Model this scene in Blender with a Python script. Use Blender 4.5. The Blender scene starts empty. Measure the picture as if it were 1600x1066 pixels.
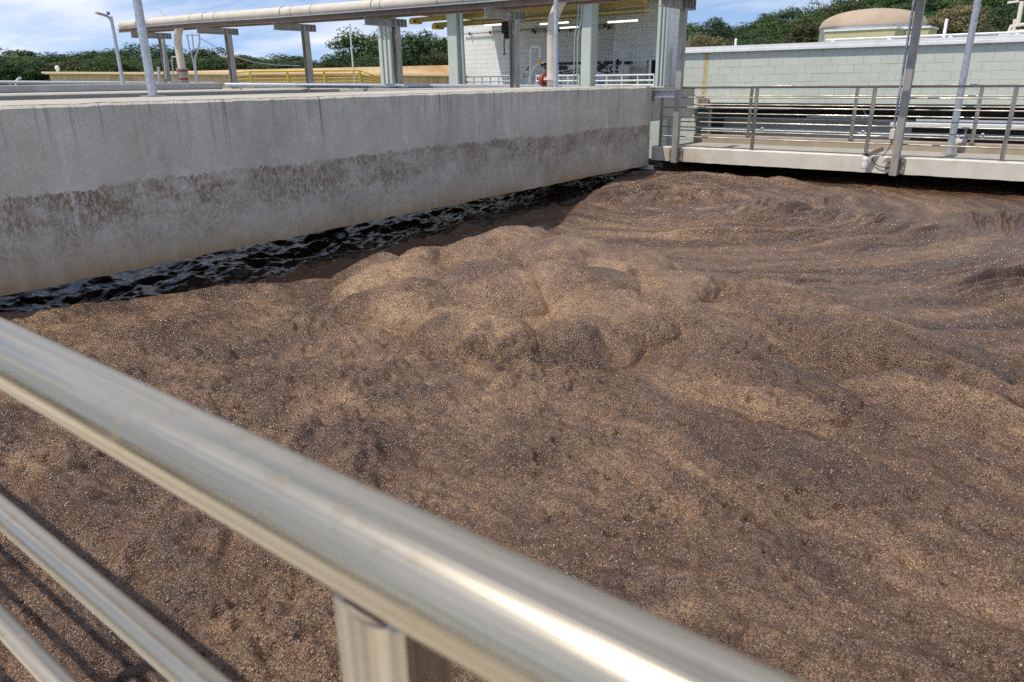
import bpy, math, random
import numpy as np
from mathutils import Vector, Matrix

# ------------------------------------------------------------------ camera, sky, sun, exposure
random.seed(7)
RNG = np.random.default_rng(11)
SC = bpy.context.scene
COL = SC.collection
CAM_POS = Vector((0, 0, 1.66))
FPX, PITCH, ROLL, YAW = 1137.0, math.radians(19.7), math.radians(0.75), math.radians(37.6)

def cam_basis():
    fh = Vector((-math.sin(YAW), math.cos(YAW), 0)); rt = Vector((math.cos(YAW), math.sin(YAW), 0)); up = Vector((0, 0, 1))
    F = fh * math.cos(PITCH) - up * math.sin(PITCH); U = up * math.cos(PITCH) + fh * math.sin(PITCH)
    R = rt * math.cos(ROLL) - U * math.sin(ROLL); U2 = U * math.cos(ROLL) + rt * math.sin(ROLL)
    return F, R, U2
CF, CR, CU = cam_basis()
cam_d = bpy.data.cameras.new('camera'); cam = bpy.data.objects.new('camera', cam_d); COL.objects.link(cam)
m = Matrix((CR, CU, -CF)).transposed().to_4x4(); m.translation = CAM_POS
cam.matrix_world = m
cam_d.sensor_width = 36; cam_d.lens = 36 * FPX / 1600; cam_d.clip_start = 0.02; cam_d.clip_end = 3000
cam_d.dof.use_dof = True; cam_d.dof.focus_distance = 5.5; cam_d.dof.aperture_fstop = 10.5
SC.camera = cam

LIGHT = Vector((0.24, 0.45, -1.0)).normalized()          # direction the sunlight travels
SUN_EL = math.asin(-LIGHT.z); SUN_AZ = math.atan2(-LIGHT.x, -LIGHT.y)
sd = bpy.data.lights.new('sun', 'SUN'); sd.energy = 2.7; sd.angle = math.radians(0.53); sd.color = (1.0, 0.94, 0.84)
sun = bpy.data.objects.new('sun', sd); COL.objects.link(sun)
sun.rotation_euler = LIGHT.to_track_quat('-Z', 'Y').to_euler(); sun.location = (0, 0, 30)

W = bpy.data.worlds.new('World'); SC.world = W; W.use_nodes = True
wn = W.node_tree.nodes; wl = W.node_tree.links; wn.clear()
wout = wn.new('ShaderNodeOutputWorld'); wbg = wn.new('ShaderNodeBackground'); wbg.inputs['Strength'].default_value = 0.15
sky = wn.new('ShaderNodeTexSky'); sky.sky_type = 'NISHITA'; sky.sun_disc = False
sky.sun_elevation = SUN_EL; sky.sun_rotation = SUN_AZ; sky.air_density = 0.75; sky.dust_density = 0.2; sky.ozone_density = 1.5
tc = wn.new('ShaderNodeTexCoord'); sep = wn.new('ShaderNodeSeparateXYZ'); wl.new(tc.outputs['Generated'], sep.inputs[0])
# clear deep air: the sky's elevation is lifted a little everywhere so the pale horizon band stays thin
lift = wn.new('ShaderNodeVectorMath'); lift.operation = 'ADD'; lift.inputs[1].default_value = (0, 0, 0.20)
wl.new(tc.outputs['Generated'], lift.inputs[0]); lnm = wn.new('ShaderNodeVectorMath'); lnm.operation = 'NORMALIZE'
wl.new(lift.outputs[0], lnm.inputs[0]); wl.new(lnm.outputs[0], sky.inputs['Vector'])
# streaky cirrus: direction projected onto a high flat layer
zc = wn.new('ShaderNodeMath'); zc.operation = 'MAXIMUM'; wl.new(sep.outputs['Z'], zc.inputs[0]); zc.inputs[1].default_value = 0.0
za = wn.new('ShaderNodeMath'); za.operation = 'ADD'; wl.new(zc.outputs[0], za.inputs[0]); za.inputs[1].default_value = 0.10
dv = wn.new('ShaderNodeVectorMath'); dv.operation = 'SCALE'
inv = wn.new('ShaderNodeMath'); inv.operation = 'DIVIDE'; inv.inputs[0].default_value = 1.0; wl.new(za.outputs[0], inv.inputs[1])
wl.new(tc.outputs['Generated'], dv.inputs[0]); wl.new(inv.outputs[0], dv.inputs['Scale'])
mp = wn.new('ShaderNodeMapping'); mp.inputs['Rotation'].default_value = (0, 0, math.radians(-25)); mp.inputs['Scale'].default_value = (0.35, 0.9, 0.9)
wl.new(dv.outputs[0], mp.inputs['Vector'])
cn = wn.new('ShaderNodeTexNoise'); cn.inputs['Scale'].default_value = 1.15; cn.inputs['Detail'].default_value = 9; cn.inputs['Roughness'].default_value = 0.58; cn.inputs['Distortion'].default_value = 0.5
wl.new(mp.outputs[0], cn.inputs['Vector'])
cr = wn.new('ShaderNodeValToRGB'); cr.color_ramp.elements[0].position = 0.40; cr.color_ramp.elements[0].color = (0, 0, 0, 1)
cr.color_ramp.elements[1].position = 0.70; cr.color_ramp.elements[1].color = (0.85, 0.85, 0.85, 1)
wl.new(cn.outputs['Fac'], cr.inputs[0])
tint = wn.new('ShaderNodeMix'); tint.data_type = 'RGBA'; tint.blend_type = 'MULTIPLY'; tint.inputs[0].default_value = 1.0
tint.inputs[7].default_value = (1.06, 0.98, 0.89, 1); wl.new(sky.outputs[0], tint.inputs[6])
cm = wn.new('ShaderNodeMix'); cm.data_type = 'RGBA'; wl.new(cr.outputs[0], cm.inputs[0]); wl.new(tint.outputs[2], cm.inputs[6])
cm.inputs[7].default_value = (4.4, 4.5, 5.0, 1)
wl.new(cm.outputs[2], wbg.inputs['Color']); wl.new(wbg.outputs[0], wout.inputs[0])

SC.view_settings.view_transform = 'Standard'; SC.view_settings.look = 'None'
SC.view_settings.exposure = 0.62; SC.view_settings.gamma = 1.0; SC.view_settings.use_curve_mapping = False
SC.cycles.use_denoising = False
SC.cycles.max_bounces = 6

# ------------------------------------------------------------------ placing helpers
def ray(x, y):
    return (CF * FPX + CR * (x - 800) - CU * (y - 533)).normalized()
def at(x, y, ax, val):
    """world point seen at photo pixel x,y on the plane axis=val"""
    d = ray(x, y); t = (val - CAM_POS[ax]) / d[ax]
    return CAM_POS + d * t
def at_dist(x, y, dist):
    d = ray(x, y); return CAM_POS + d * (dist / math.hypot(d.x, d.y))

# ------------------------------------------------------------------ mesh helpers
class MB:
    def __init__(s): s.v = []; s.f = []; s.sm = []
    def add(s, vs, fs, smooth=False):
        o = len(s.v); s.v += [tuple(p) for p in vs]; s.f += [tuple(i + o for i in f) for f in fs]; s.sm += [smooth] * len(fs); return s
    def box(s, a, b, bev=0.0):
        x0, y0, z0 = a; x1, y1, z1 = b
        if bev <= 0:
            v = [(x0,y0,z0),(x1,y0,z0),(x1,y1,z0),(x0,y1,z0),(x0,y0,z1),(x1,y0,z1),(x1,y1,z1),(x0,y1,z1)]
            return s.add(v, [(0,3,2,1),(4,5,6,7),(0,1,5,4),(1,2,6,5),(2,3,7,6),(3,0,4,7)])
        e = bev; v = []; idx = {}
        for sx in (0, 1):
            for sy in (0, 1):
                for sz in (0, 1):
                    cx, cy, cz = (x0, x1)[sx], (y0, y1)[sy], (z0, z1)[sz]
                    ix, iy, iz = (e, -e)[sx], (e, -e)[sy], (e, -e)[sz]
                    for k, p in enumerate(((cx, cy+iy, cz+iz), (cx+ix, cy, cz+iz), (cx+ix, cy+iy, cz))):
                        idx[sx, sy, sz, k] = len(v); v.append(p)
        f = []
        for sx in (0, 1):
            q = [idx[sx,0,0,0], idx[sx,1,0,0], idx[sx,1,1,0], idx[sx,0,1,0]]; f.append(tuple(q if sx else q[::-1]))
        for sy in (0, 1):
            q = [idx[0,sy,0,1], idx[1,sy,0,1], idx[1,sy,1,1], idx[0,sy,1,1]]; f.append(tuple(q[::-1] if sy else q))
        for sz in (0, 1):
            q = [idx[0,0,sz,2], idx[1,0,sz,2], idx[1,1,sz,2], idx[0,1,sz,2]]; f.append(tuple(q if sz else q[::-1]))
        for a_ in (0, 1):
            for b_ in (0, 1):
                f.append((idx[0,a_,b_,1], idx[1,a_,b_,1], idx[1,a_,b_,2], idx[0,a_,b_,2]))
                f.append((idx[a_,0,b_,0], idx[a_,1,b_,0], idx[a_,1,b_,2], idx[a_,0,b_,2]))
                f.append((idx[a_,b_,0,0], idx[a_,b_,1,0], idx[a_,b_,1,1], idx[a_,b_,0,1]))
        for sx in (0, 1):
            for sy in (0, 1):
                for sz in (0, 1):
                    f.append((idx[sx,sy,sz,0], idx[sx,sy,sz,1], idx[sx,sy,sz,2]))
        return s.add(v, f)
    def tube(s, pts, r, n=12, caps=True):
        """round tube along a polyline; r a number or one radius per point"""
        pts = [Vector(p) for p in pts]; k = len(pts); rr = r if hasattr(r, '__len__') else [r] * k
        vs = []; prev = None
        for i, p in enumerate(pts):
            t = (pts[min(i+1, k-1)] - pts[max(i-1, 0)]).normalized()
            if prev is None:
                a = Vector((0, 0, 1)) if abs(t.z) < 0.9 else Vector((0, 1, 0))
                u = t.cross(a).normalized()
            else:
                u = (prev - t * prev.dot(t)).normalized()
            prev = u; w = t.cross(u)
            for j in range(n):
                an = 2 * math.pi * j / n
                vs.append(p + (u * math.cos(an) + w * math.sin(an)) * rr[i])
        fs = [(i*n+j, i*n+(j+1) % n, (i+1)*n+(j+1) % n, (i+1)*n+j) for i in range(k-1) for j in range(n)]
        s.add(vs, fs, True)
        if caps:
            s.add(vs[:n], [tuple(range(n))[::-1]]); s.add(vs[-n:], [tuple(range(n))])
        return s
    def bar(s, a, b, w, h, up=(0, 0, 1)):
        """rectangular bar from a to b, width w (sideways) and height h (along up)"""
        a = Vector(a); b = Vector(b); t = (b - a).normalized(); upv = Vector(up)
        if abs(t.dot(upv)) > 0.98: upv = Vector((0, 1, 0))
        sd_ = t.cross(upv).normalized(); u2 = sd_.cross(t)
        c = [(-w/2, -h/2), (w/2, -h/2), (w/2, h/2), (-w/2, h/2)]
        v = [a + sd_*x + u2*y for x, y in c] + [b + sd_*x + u2*y for x, y in c]
        return s.add(v, [(0,1,2,3), (7,6,5,4), (0,4,5,1), (1,5,6,2), (2,6,7,3), (3,7,4,0)])
    def lathe(s, c, prof, n=24, smooth=True):
        c = Vector(c); vs = []
        for r, z in prof:
            for j in range(n):
                an = 2*math.pi*j/n; vs.append(c + Vector((r*math.cos(an), r*math.sin(an), z)))
        fs = [(i*n+j, i*n+(j+1) % n, (i+1)*n+(j+1) % n, (i+1)*n+j) for i in range(len(prof)-1) for j in range(n)]
        return s.add(vs, fs, smooth)
    def build(s, name, mat, parent=None, loc=None):
        me = bpy.data.meshes.new(name); me.from_pydata(s.v, [], s.f); me.materials.append(mat)
        me.polygons.foreach_set('use_smooth', s.sm); me.update()
        o = bpy.data.objects.new(name, me); COL.objects.link(o)
        if parent is not None: o.parent = parent
        if loc is not None: o.location = loc
        return o
def mbx(a, b, bev=0.0): return MB().box(a, b, bev)
def tag(o, label=None, cat=None, group=None, kind=None):
    if label: o['label'] = label
    if cat: o['category'] = cat
    if group: o['group'] = group
    if kind: o['kind'] = kind
    return o
def empty(name, loc, label, cat, group=None):
    o = bpy.data.objects.new(name, None); COL.objects.link(o); o.location = loc; o.empty_display_size = 0.1
    return tag(o, label, cat, group)
class Thing:
    """an Empty at the thing's base; parts are given in world coordinates"""
    def __init__(s, name, base, label, cat, group=None):
        s.b = Vector(base); s.o = empty(name, s.b, label, cat, group)
    def part(s, mb, name, mat, parent=None):
        mb.v = [tuple(Vector(p) - s.b) for p in mb.v]
        return mb.build(name, mat, parent or s.o)

# ------------------------------------------------------------------ materials
def new_mat(name):
    M_ = bpy.data.materials.new(name); M_.use_nodes = True
    n = M_.node_tree.nodes; return M_, n, M_.node_tree.links, n['Principled BSDF']
def pos_node(n, l, scale=(1, 1, 1), world=True):
    mpn = n.new('ShaderNodeMapping'); mpn.inputs['Scale'].default_value = scale
    if world:
        g = n.new('ShaderNodeNewGeometry'); l.new(g.outputs['Position'], mpn.inputs['Vector'])
    else:
        g = n.new('ShaderNodeTexCoord'); l.new(g.outputs['Object'], mpn.inputs['Vector'])
    return mpn.outputs[0]
def noise(n, l, vec, scale, detail=5, rough=0.55, dist=0.0):
    t = n.new('ShaderNodeTexNoise'); t.inputs['Scale'].default_value = scale; t.inputs['Detail'].default_value = detail
    t.inputs['Roughness'].default_value = rough; t.inputs['Distortion'].default_value = dist
    l.new(vec, t.inputs['Vector']); return t.outputs['Fac']
def ramp(n, l, fac, stops):
    r = n.new('ShaderNodeValToRGB'); e = r.color_ramp.elements
    while len(e) < len(stops): e.new(0.5)
    for i, (p, c) in enumerate(stops):
        e[i].position = p; e[i].color = (c if hasattr(c, '__len__') else (c, c, c)) + ((1,) if not hasattr(c, '__len__') or len(c) == 3 else ())
    l.new(fac, r.inputs[0]); return r.outputs[0]
def mix(n, l, fac, a, b, mode='MIX'):
    x = n.new('ShaderNodeMix'); x.data_type = 'RGBA'; x.blend_type = mode
    for sock, val in ((0, fac), (6, a), (7, b)):
        if isinstance(val, (int, float)): x.inputs[sock].default_value = val
        elif isinstance(val, tuple): x.inputs[sock].default_value = val + (1,)
        else: l.new(val, x.inputs[sock])
    return x.outputs[2]
def mth(n, l, op, a, b=None, clamp=False):
    x = n.new('ShaderNodeMath'); x.operation = op; x.use_clamp = clamp
    for i, v in enumerate((a, b)):
        if v is None: continue
        if isinstance(v, (int, float)): x.inputs[i].default_value = v
        else: l.new(v, x.inputs[i])
    return x.outputs[0]
def bump(n, l, p, h, strength, dist, prev=None):
    b = n.new('ShaderNodeBump'); b.inputs['Strength'].default_value = strength; b.inputs['Distance'].default_value = dist
    l.new(h, b.inputs['Height'])
    if prev is not None: l.new(prev, b.inputs['Normal'])
    l.new(b.outputs[0], p.inputs['Normal']); return b.outputs[0]

def mat_plain(name, col, rough=0.6, metal=0.0, var=0.18, scale=6.0, bmp=0.0, spec=0.4, dirt=None, dirt_amt=0.5, stretch=(1, 1, 1)):
    """a base colour with cloudy wear, optional dirt patches and fine relief"""
    M_, n, l, p = new_mat(name)
    v = pos_node(n, l, stretch)
    a = noise(n, l, v, scale, 6, 0.6)
    dk = tuple(c * (1 - var) for c in col); lt = tuple(min(1, c * (1 + var)) for c in col)
    c = ramp(n, l, a, [(0.3, dk), (0.7, lt)])
    if dirt:
        b = noise(n, l, v, scale * 0.37, 7, 0.65)
        c = mix(n, l, ramp(n, l, b, [(0.5, 0.0), (0.68, dirt_amt)]), c, dirt)
    l.new(c, p.inputs['Base Color'])
    r = ramp(n, l, a, [(0.2, min(1, rough * 1.15)), (0.8, rough * 0.85)]); l.new(r, p.inputs['Roughness'])
    p.inputs['Metallic'].default_value = metal; p.inputs['Specular IOR Level'].default_value = spec
    if bmp: bump(n, l, p, noise(n, l, v, scale * 9, 5, 0.65), 0.5, bmp)
    return M_

def mat_steel(name, col=(0.62, 0.60, 0.55), rough=0.3, stain=(0.30, 0.20, 0.11), axis=(1, 30, 30), stain_amt=0.55):
    """brushed stainless steel: lengthwise polishing streaks, dried splashes and tea staining"""
    M_, n, l, p = new_mat(name)
    v = pos_node(n, l); vb = pos_node(n, l, axis)
    br = noise(n, l, vb, 14, 4, 0.6)                       # fine brushing
    bd = noise(n, l, vb, 4.2, 3, 0.55)                     # broad lengthwise bands
    sp = noise(n, l, v, 60, 6, 0.72); bl = noise(n, l, v, 7, 5, 0.65); sm = noise(n, l, pos_node(n, l, tuple(0.02 if x < 2 else 1.0 for x in axis)), 60, 5, 0.7)
    c = mix(n, l, ramp(n, l, bd, [(0.38, 0.0), (0.62, 0.75)]), col, tuple(x * 0.55 for x in col))
    c = mix(n, l, ramp(n, l, br, [(0.35, 0.0), (0.7, 0.4)]), c, tuple(x * 0.72 for x in col))
    film = ramp(n, l, sm, [(0.44, 0.05), (0.66, 0.45)])      # dull dried film
    c = mix(n, l, film, c, tuple(min(1, x * 0.95) for x in (0.46, 0.43, 0.37)))
    spf = mth(n, l, 'MULTIPLY', ramp(n, l, sp, [(0.54, 0.0), (0.66, 1.0)]), ramp(n, l, bl, [(0.44, 0.0), (0.60, stain_amt)]))
    c = mix(n, l, spf, c, stain)
    l.new(c, p.inputs['Base Color'])
    mt = mth(n, l, 'SUBTRACT', 1.0, mth(n, l, 'MAXIMUM', mth(n, l, 'MULTIPLY', spf, 0.8), mth(n, l, 'MULTIPLY', film, 0.75))); l.new(mt, p.inputs['Metallic'])
    r = mth(n, l, 'ADD', ramp(n, l, bd, [(0.36, rough * 0.45), (0.64, rough * 1.25)]), mth(n, l, 'MULTIPLY', film, 0.3)); l.new(r, p.inputs['Roughness'])
    b1 = bump(n, l, p, br, 0.2, 0.0009)
    bump(n, l, p, bd, 0.35, 0.0016, b1)
    return M_

M = {}
M['steel'] = mat_steel('stainless_steel', (0.56, 0.48, 0.355), 0.34, axis=(0.3, 30, 30))
M['steel_far'] = mat_steel('stainless_far_rail', (0.46, 0.42, 0.35), 0.45, axis=(0.5, 30, 30))
M['steel_post'] = mat_steel('stainless_post', (0.52, 0.46, 0.36), 0.36, axis=(30, 30, 0.5))
M['galv'] = mat_plain('galvanised_steel', (0.46, 0.49, 0.53), 0.45, 0.55, 0.22, 22, 0.0004, dirt=(0.35, 0.36, 0.37), dirt_amt=0.5)
M['rack_steel'] = mat_plain('weathered_rack_steel', (0.36, 0.34, 0.31), 0.55, 0.25, 0.18, 9, 0.0006, dirt=(0.24, 0.20, 0.16), dirt_amt=0.6, stretch=(1, 1, 0.4))
M['rack_under'] = mat_plain('rack_beam_shaded_brown', (0.26, 0.19, 0.155), 0.65, 0.0, 0.18, 7)  # beam brown with the shade on its web put into the colour
M['rust_plate'] = mat_plain('rusty_plate', (0.30, 0.24, 0.19), 0.7, 0.2, 0.4, 24, 0.001, dirt=(0.20, 0.09, 0.04), dirt_amt=0.8)
M['pipe'] = mat_plain('cream_pipe_paint', (0.60, 0.54, 0.45), 0.55, 0, 0.10, 4, 0.0005, dirt=(0.44, 0.38, 0.30), dirt_amt=0.5)
M['red'] = mat_plain('red_flange_paint', (0.30, 0.055, 0.045), 0.5, 0, 0.2, 20)
M['bolt'] = mat_plain('bolt_zinc', (0.42, 0.41, 0.38), 0.5, 0.6, 0.2, 40)
M['white'] = mat_plain('white_paint', (0.82, 0.82, 0.80), 0.5, 0, 0.05, 5, dirt=(0.55, 0.52, 0.47), dirt_amt=0.35)
M['white_pipe'] = mat_plain('white_plastic_pipe', (0.72, 0.72, 0.69), 0.45, 0, 0.06, 9)
M['black'] = mat_plain('black_rubber', (0.025, 0.025, 0.028), 0.6, 0, 0.3, 12)
M['dark'] = mat_plain('dark_void_shade', (0.035, 0.038, 0.042), 0.8, 0, 0.2, 5)  # near-black that puts the shade of openings and recesses into the colour
M['sage'] = mat_plain('sage_painted_concrete', (0.52, 0.56, 0.52), 0.7, 0, 0.07, 3, 0.0015, dirt=(0.40, 0.42, 0.38), dirt_amt=0.4, stretch=(1, 1, 0.3))
M['yellow'] = mat_plain('yellow_safety_paint', (0.72, 0.47, 0.07), 0.5, 0, 0.1, 8)
M['ochre'] = mat_plain('ochre_crane_paint', (0.42, 0.28, 0.06), 0.55, 0, 0.12, 6)
M['blue'] = mat_plain('blue_label', (0.06, 0.16, 0.42), 0.5, 0, 0.15, 12)
M['roof_tan'] = mat_plain('tan_dome_roof', (0.40, 0.31, 0.22), 0.75, 0, 0.12, 1.2, dirt=(0.30, 0.23, 0.17), dirt_amt=0.5)
M['tank_grey'] = mat_plain('grey_tank_wall', (0.40, 0.40, 0.41), 0.6, 0.1, 0.1, 1.5)
M['pale_yellow'] = mat_plain('pale_yellow_panel', (0.55, 0.52, 0.29), 0.7, 0, 0.08, 2.5)
M['bark'] = mat_plain('bark', (0.10, 0.075, 0.055), 0.9, 0, 0.3, 8)
M['grass'] = mat_plain('dry_grass', (0.16, 0.17, 0.06), 0.9, 0, 0.35, 2.0, dirt=(0.20, 0.16, 0.08), dirt_amt=0.7)
M['tube'] = new_mat('fluorescent_tube')[0]
_p = M['tube'].node_tree.nodes['Principled BSDF']; _p.inputs['Base Color'].default_value = (0.9, 0.9, 0.9, 1)
_p.inputs['Emission Color'].default_value = (1, 0.98, 0.94, 1); _p.inputs['Emission Strength'].default_value = 1.2

def mat_white_block():
    M_, n, l, p = new_mat('white_block_wall')
    v = pos_node(n, l)
    b = n.new('ShaderNodeTexBrick'); b.offset = 0.5; b.inputs['Scale'].default_value = 1.0
    b.inputs['Brick Width'].default_value = 0.8; b.inputs['Row Height'].default_value = 0.2; b.inputs['Mortar Size'].default_value = 0.012
    b.inputs['Color1'].default_value = (0.84, 0.84, 0.82, 1); b.inputs['Color2'].default_value = (0.80, 0.80, 0.78, 1); b.inputs['Mortar'].default_value = (0.66, 0.66, 0.65, 1)
    cmb = n.new('ShaderNodeCombineXYZ'); s = n.new('ShaderNodeSeparateXYZ'); l.new(v, s.inputs[0])
    l.new(mth(n, l, 'ADD', s.outputs['X'], s.outputs['Y']), cmb.inputs['X']); l.new(s.outputs['Z'], cmb.inputs['Y'])
    l.new(cmb.outputs[0], b.inputs['Vector'])
    c = mix(n, l, ramp(n, l, noise(n, l, v, 0.9, 6, 0.6), [(0.45, 0.0), (0.75, 0.35)]), b.outputs['Color'], (0.52, 0.51, 0.48))
    l.new(c, p.inputs['Base Color']); p.inputs['Roughness'].default_value = 0.6
    bump(n, l, p, b.outputs['Fac'], 0.4, -0.006)
    return M_
M['white_block'] = mat_white_block()

def mat_concrete_wall():
    """the tank wall: grey cast concrete, dark runs from the top, a brown algae tide band, rust-brown foot"""
    M_, n, l, p = new_mat('stained_wall_concrete')
    v = pos_node(n, l); s = n.new('ShaderNodeSeparateXYZ'); l.new(v, s.inputs[0]); Y, Z = s.outputs['Y'], s.outputs['Z']
    c = ramp(n, l, noise(n, l, v, 1.3, 8, 0.6), [(0.3, (0.55, 0.50, 0.405)), (0.72, (0.775, 0.715, 0.595))])
    fine = noise(n, l, v, 70, 4, 0.7)
    c = mix(n, l, ramp(n, l, fine, [(0.35, 0.3), (0.6, 0.0)]), c, (0.25, 0.24, 0.22))
    c = mix(n, l, ramp(n, l, noise(n, l, pos_node(n, l, (1, 1, 0.6)), 3.2, 7, 0.7, 0.4), [(0.52, 0.0), (0.66, 0.55)]), c, (0.80, 0.76, 0.67))
    c = mix(n, l, ramp(n, l, noise(n, l, pos_node(n, l, (1, 1.3, 0.5)), 1.1, 7, 0.7, 0.5), [(0.50, 0.0), (0.70, 0.45)]), c, (0.36, 0.325, 0.265))
    c = mix(n, l, ramp(n, l, noise(n, l, v, 120, 2, 0.6), [(0.64, 0.0), (0.70, 0.7)]), c, (0.18, 0.165, 0.14))
    # vertical runs starting at the top edge
    vs = pos_node(n, l, (1, 9, 0.35)); runs = noise(n, l, vs, 1.6, 5, 0.7, 0.15)
    vf = pos_node(n, l, (1, 34, 0.6)); runs2 = noise(n, l, vf, 1.0, 3, 0.6, 0.1)
    topm = ramp(n, l, mth(n, l, 'ADD', Z, mth(n, l, 'MULTIPLY', noise(n, l, pos_node(n, l, (1, 6, 0.01)), 1.0, 4), 0.9)), [(0.0, 0.0), (1.0, 1.0)])
    fall = mth(n, l, 'MULTIPLY', mth(n, l, 'SUBTRACT', Z, 0.85), 1.5, True)
    r1 = mth(n, l, 'MULTIPLY', ramp(n, l, runs, [(0.54, 0.0), (0.70, 0.55)]), fall)
    c = mix(n, l, r1, c, (0.20, 0.195, 0.18))
    r2 = mth(n, l, 'MULTIPLY', ramp(n, l, runs2, [(0.57, 0.0), (0.67, 0.95)]), mth(n, l, 'MULTIPLY', mth(n, l, 'POWER', fall, 1.4), ramp(n, l, noise(n, l, pos_node(n, l, (0, 0.9, 0)), 1.0, 3, 0.6), [(0.40, 0.1), (0.60, 1.0)])))
    c = mix(n, l, r2, c, (0.12, 0.115, 0.105))
    # pale lime runs
    vw = pos_node(n, l, (1, 12, 0.25)); lime = noise(n, l, vw, 1.1, 4, 0.6, 0.1)
    c = mix(n, l, ramp(n, l, lime, [(0.62, 0.0), (0.72, 0.45)]), c, (0.62, 0.61, 0.58))
    # tide band: its height wanders along the wall
    w1 = noise(n, l, pos_node(n, l, (0, 0.22, 0)), 1.0, 2, 0.5); w2 = noise(n, l, pos_node(n, l, (0, 3, 0)), 1.0, 5, 0.7)
    edge = mth(n, l, 'ADD', 0.865, mth(n, l, 'ADD', mth(n, l, 'MULTIPLY', mth(n, l, 'SUBTRACT', w1, 0.5), 0.30), mth(n, l, 'ADD', mth(n, l, 'MULTIPLY', mth(n, l, 'SUBTRACT', w2, 0.5), 0.10), mth(n, l, 'MULTIPLY', mth(n, l, 'SUBTRACT', noise(n, l, pos_node(n, l, (1, 1.4, 1.0)), 9.0, 6, 0.75), 0.5), 0.20))))
    below = mth(n, l, 'SUBTRACT', edge, Z)                       # metres below the tide line
    inb = mth(n, l, 'MULTIPLY', ramp(n, l, below, [(0.0, 0.0), (0.012, 1.0)]), ramp(n, l, below, [(0.14, 1.0), (0.34, 0.7), (0.72, 0.0)]))
    patch = noise(n, l, pos_node(n, l, (1, 1.0, 1.7)), 2.6, 7, 0.68, 0.3)
    speck = noise(n, l, pos_node(n, l, (1, 1.6, 0.75)), 26, 5, 0.8)
    inb = mth(n, l, 'MULTIPLY', inb, ramp(n, l, noise(n, l, pos_node(n, l, (1, 0.8, 2.2)), 1.0, 5, 0.65, 0.4), [(0.32, 0.45), (0.54, 1.0)]))
    alg = mth(n, l, 'MULTIPLY', inb, ramp(n, l, patch, [(0.32, 0.08), (0.55, 1.0)]))
    alg = mth(n, l, 'MULTIPLY', alg, ramp(n, l, speck, [(0.40, 0.10), (0.54, 1.0)]))
    acol = ramp(n, l, noise(n, l, v, 5, 4, 0.6), [(0.35, (0.14, 0.084, 0.046)), (0.7, (0.28, 0.175, 0.10))])
    c = mix(n, l, mth(n, l, 'MULTIPLY', alg, 0.92), c, acol)
    # greyish grime below the band
    grime = mth(n, l, 'MULTIPLY', ramp(n, l, below, [(0.0, 0.0), (0.05, 1.0)]), ramp(n, l, noise(n, l, v, 24, 5, 0.75), [(0.46, 0.0), (0.64, 0.5)]))
    grime = mth(n, l, 'MULTIPLY', grime, ramp(n, l, noise(n, l, v, 1.4, 4), [(0.42, 0.0), (0.62, 1.0)]))
    c = mix(n, l, grime, c, (0.19, 0.175, 0.15))
    # rust-brown foot
    foot = mth(n, l, 'ADD', Z, mth(n, l, 'MULTIPLY', mth(n, l, 'SUBTRACT', noise(n, l, pos_node(n, l, (1, 5, 0.6)), 1.5, 5, 0.65), 0.5), 0.28))
    fm = mth(n, l, 'MULTIPLY', ramp(n, l, foot, [(0.10, 0.95), (0.22, 0.5), (0.46, 0.0)]), ramp(n, l, noise(n, l, pos_node(n, l, (0, 0.35, 0)), 1.3, 3), [(0.30, 0.25), (0.5, 1.0)]))
    c = mix(n, l, fm, c, (0.40, 0.265, 0.13))
    # one lime-white crack run near the left, a pour joint further along
    for (y0, wd, lo, hi, k_, col_) in ((2.62, 0.012, 0.45, 1.30, 0.75, (0.72, 0.70, 0.66)), (7.9, 0.008, 0.12, 1.50, 0.5, (0.30, 0.28, 0.25)), (9.25, 0.02, 0.15, 1.1, 0.5, (0.70, 0.68, 0.63)), (4.9, 0.010, 0.3, 1.2, 0.4, (0.68, 0.66, 0.61))):
        wob = mth(n, l, 'MULTIPLY', mth(n, l, 'SUBTRACT', noise(n, l, pos_node(n, l, (0, 0, 1)), 4.0, 5, 0.7), 0.5), 0.09)
        dd = mth(n, l, 'ABSOLUTE', mth(n, l, 'SUBTRACT', mth(n, l, 'ADD', Y, wob), y0))
        kk = mth(n, l, 'MULTIPLY', ramp(n, l, mth(n, l, 'DIVIDE', dd, wd*2), [(0.2, k_), (1.0, 0.0)]), mth(n, l, 'MULTIPLY', mth(n, l, 'GREATER_THAN', Z, lo), mth(n, l, 'LESS_THAN', Z, hi)))
        c = mix(n, l, mth(n, l, 'MULTIPLY', kk, ramp(n, l, noise(n, l, v, 11, 4, 0.7), [(0.35, 0.2), (0.6, 1.0)])), c, col_)
    # small round tie-hole marks
    vo = n.new('ShaderNodeTexVoronoi'); vo.inputs['Scale'].default_value = 1.0; vo.inputs['Randomness'].default_value = 0.85
    l.new(pos_node(n, l, (0.02, 1.3, 1.9)), vo.inputs['Vector'])
    c = mix(n, l, ramp(n, l, vo.outputs['Distance'], [(0.028, 0.5), (0.05, 0.0)]), c, (0.22, 0.21, 0.18))
    l.new(c, p.inputs['Base Color']); p.inputs['Roughness'].default_value = 0.85; p.inputs['Specular IOR Level'].default_value = 0.3
    b1 = bump(n, l, p, noise(n, l, v, 60, 6, 0.7), 0.55, 0.006)
    b2 = bump(n, l, p, noise(n, l, v, 9, 6, 0.65), 0.6, 0.02, b1)
    bump(n, l, p, lime, 0.4, 0.01, b2)
    return M_
M['wall'] = mat_concrete_wall()
M['slab'] = mat_plain('pale_slab_concrete', (0.43, 0.40, 0.335), 0.85, 0, 0.14, 2.2, 0.003, 0.25, dirt=(0.36, 0.33, 0.27), dirt_amt=0.6)
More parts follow.
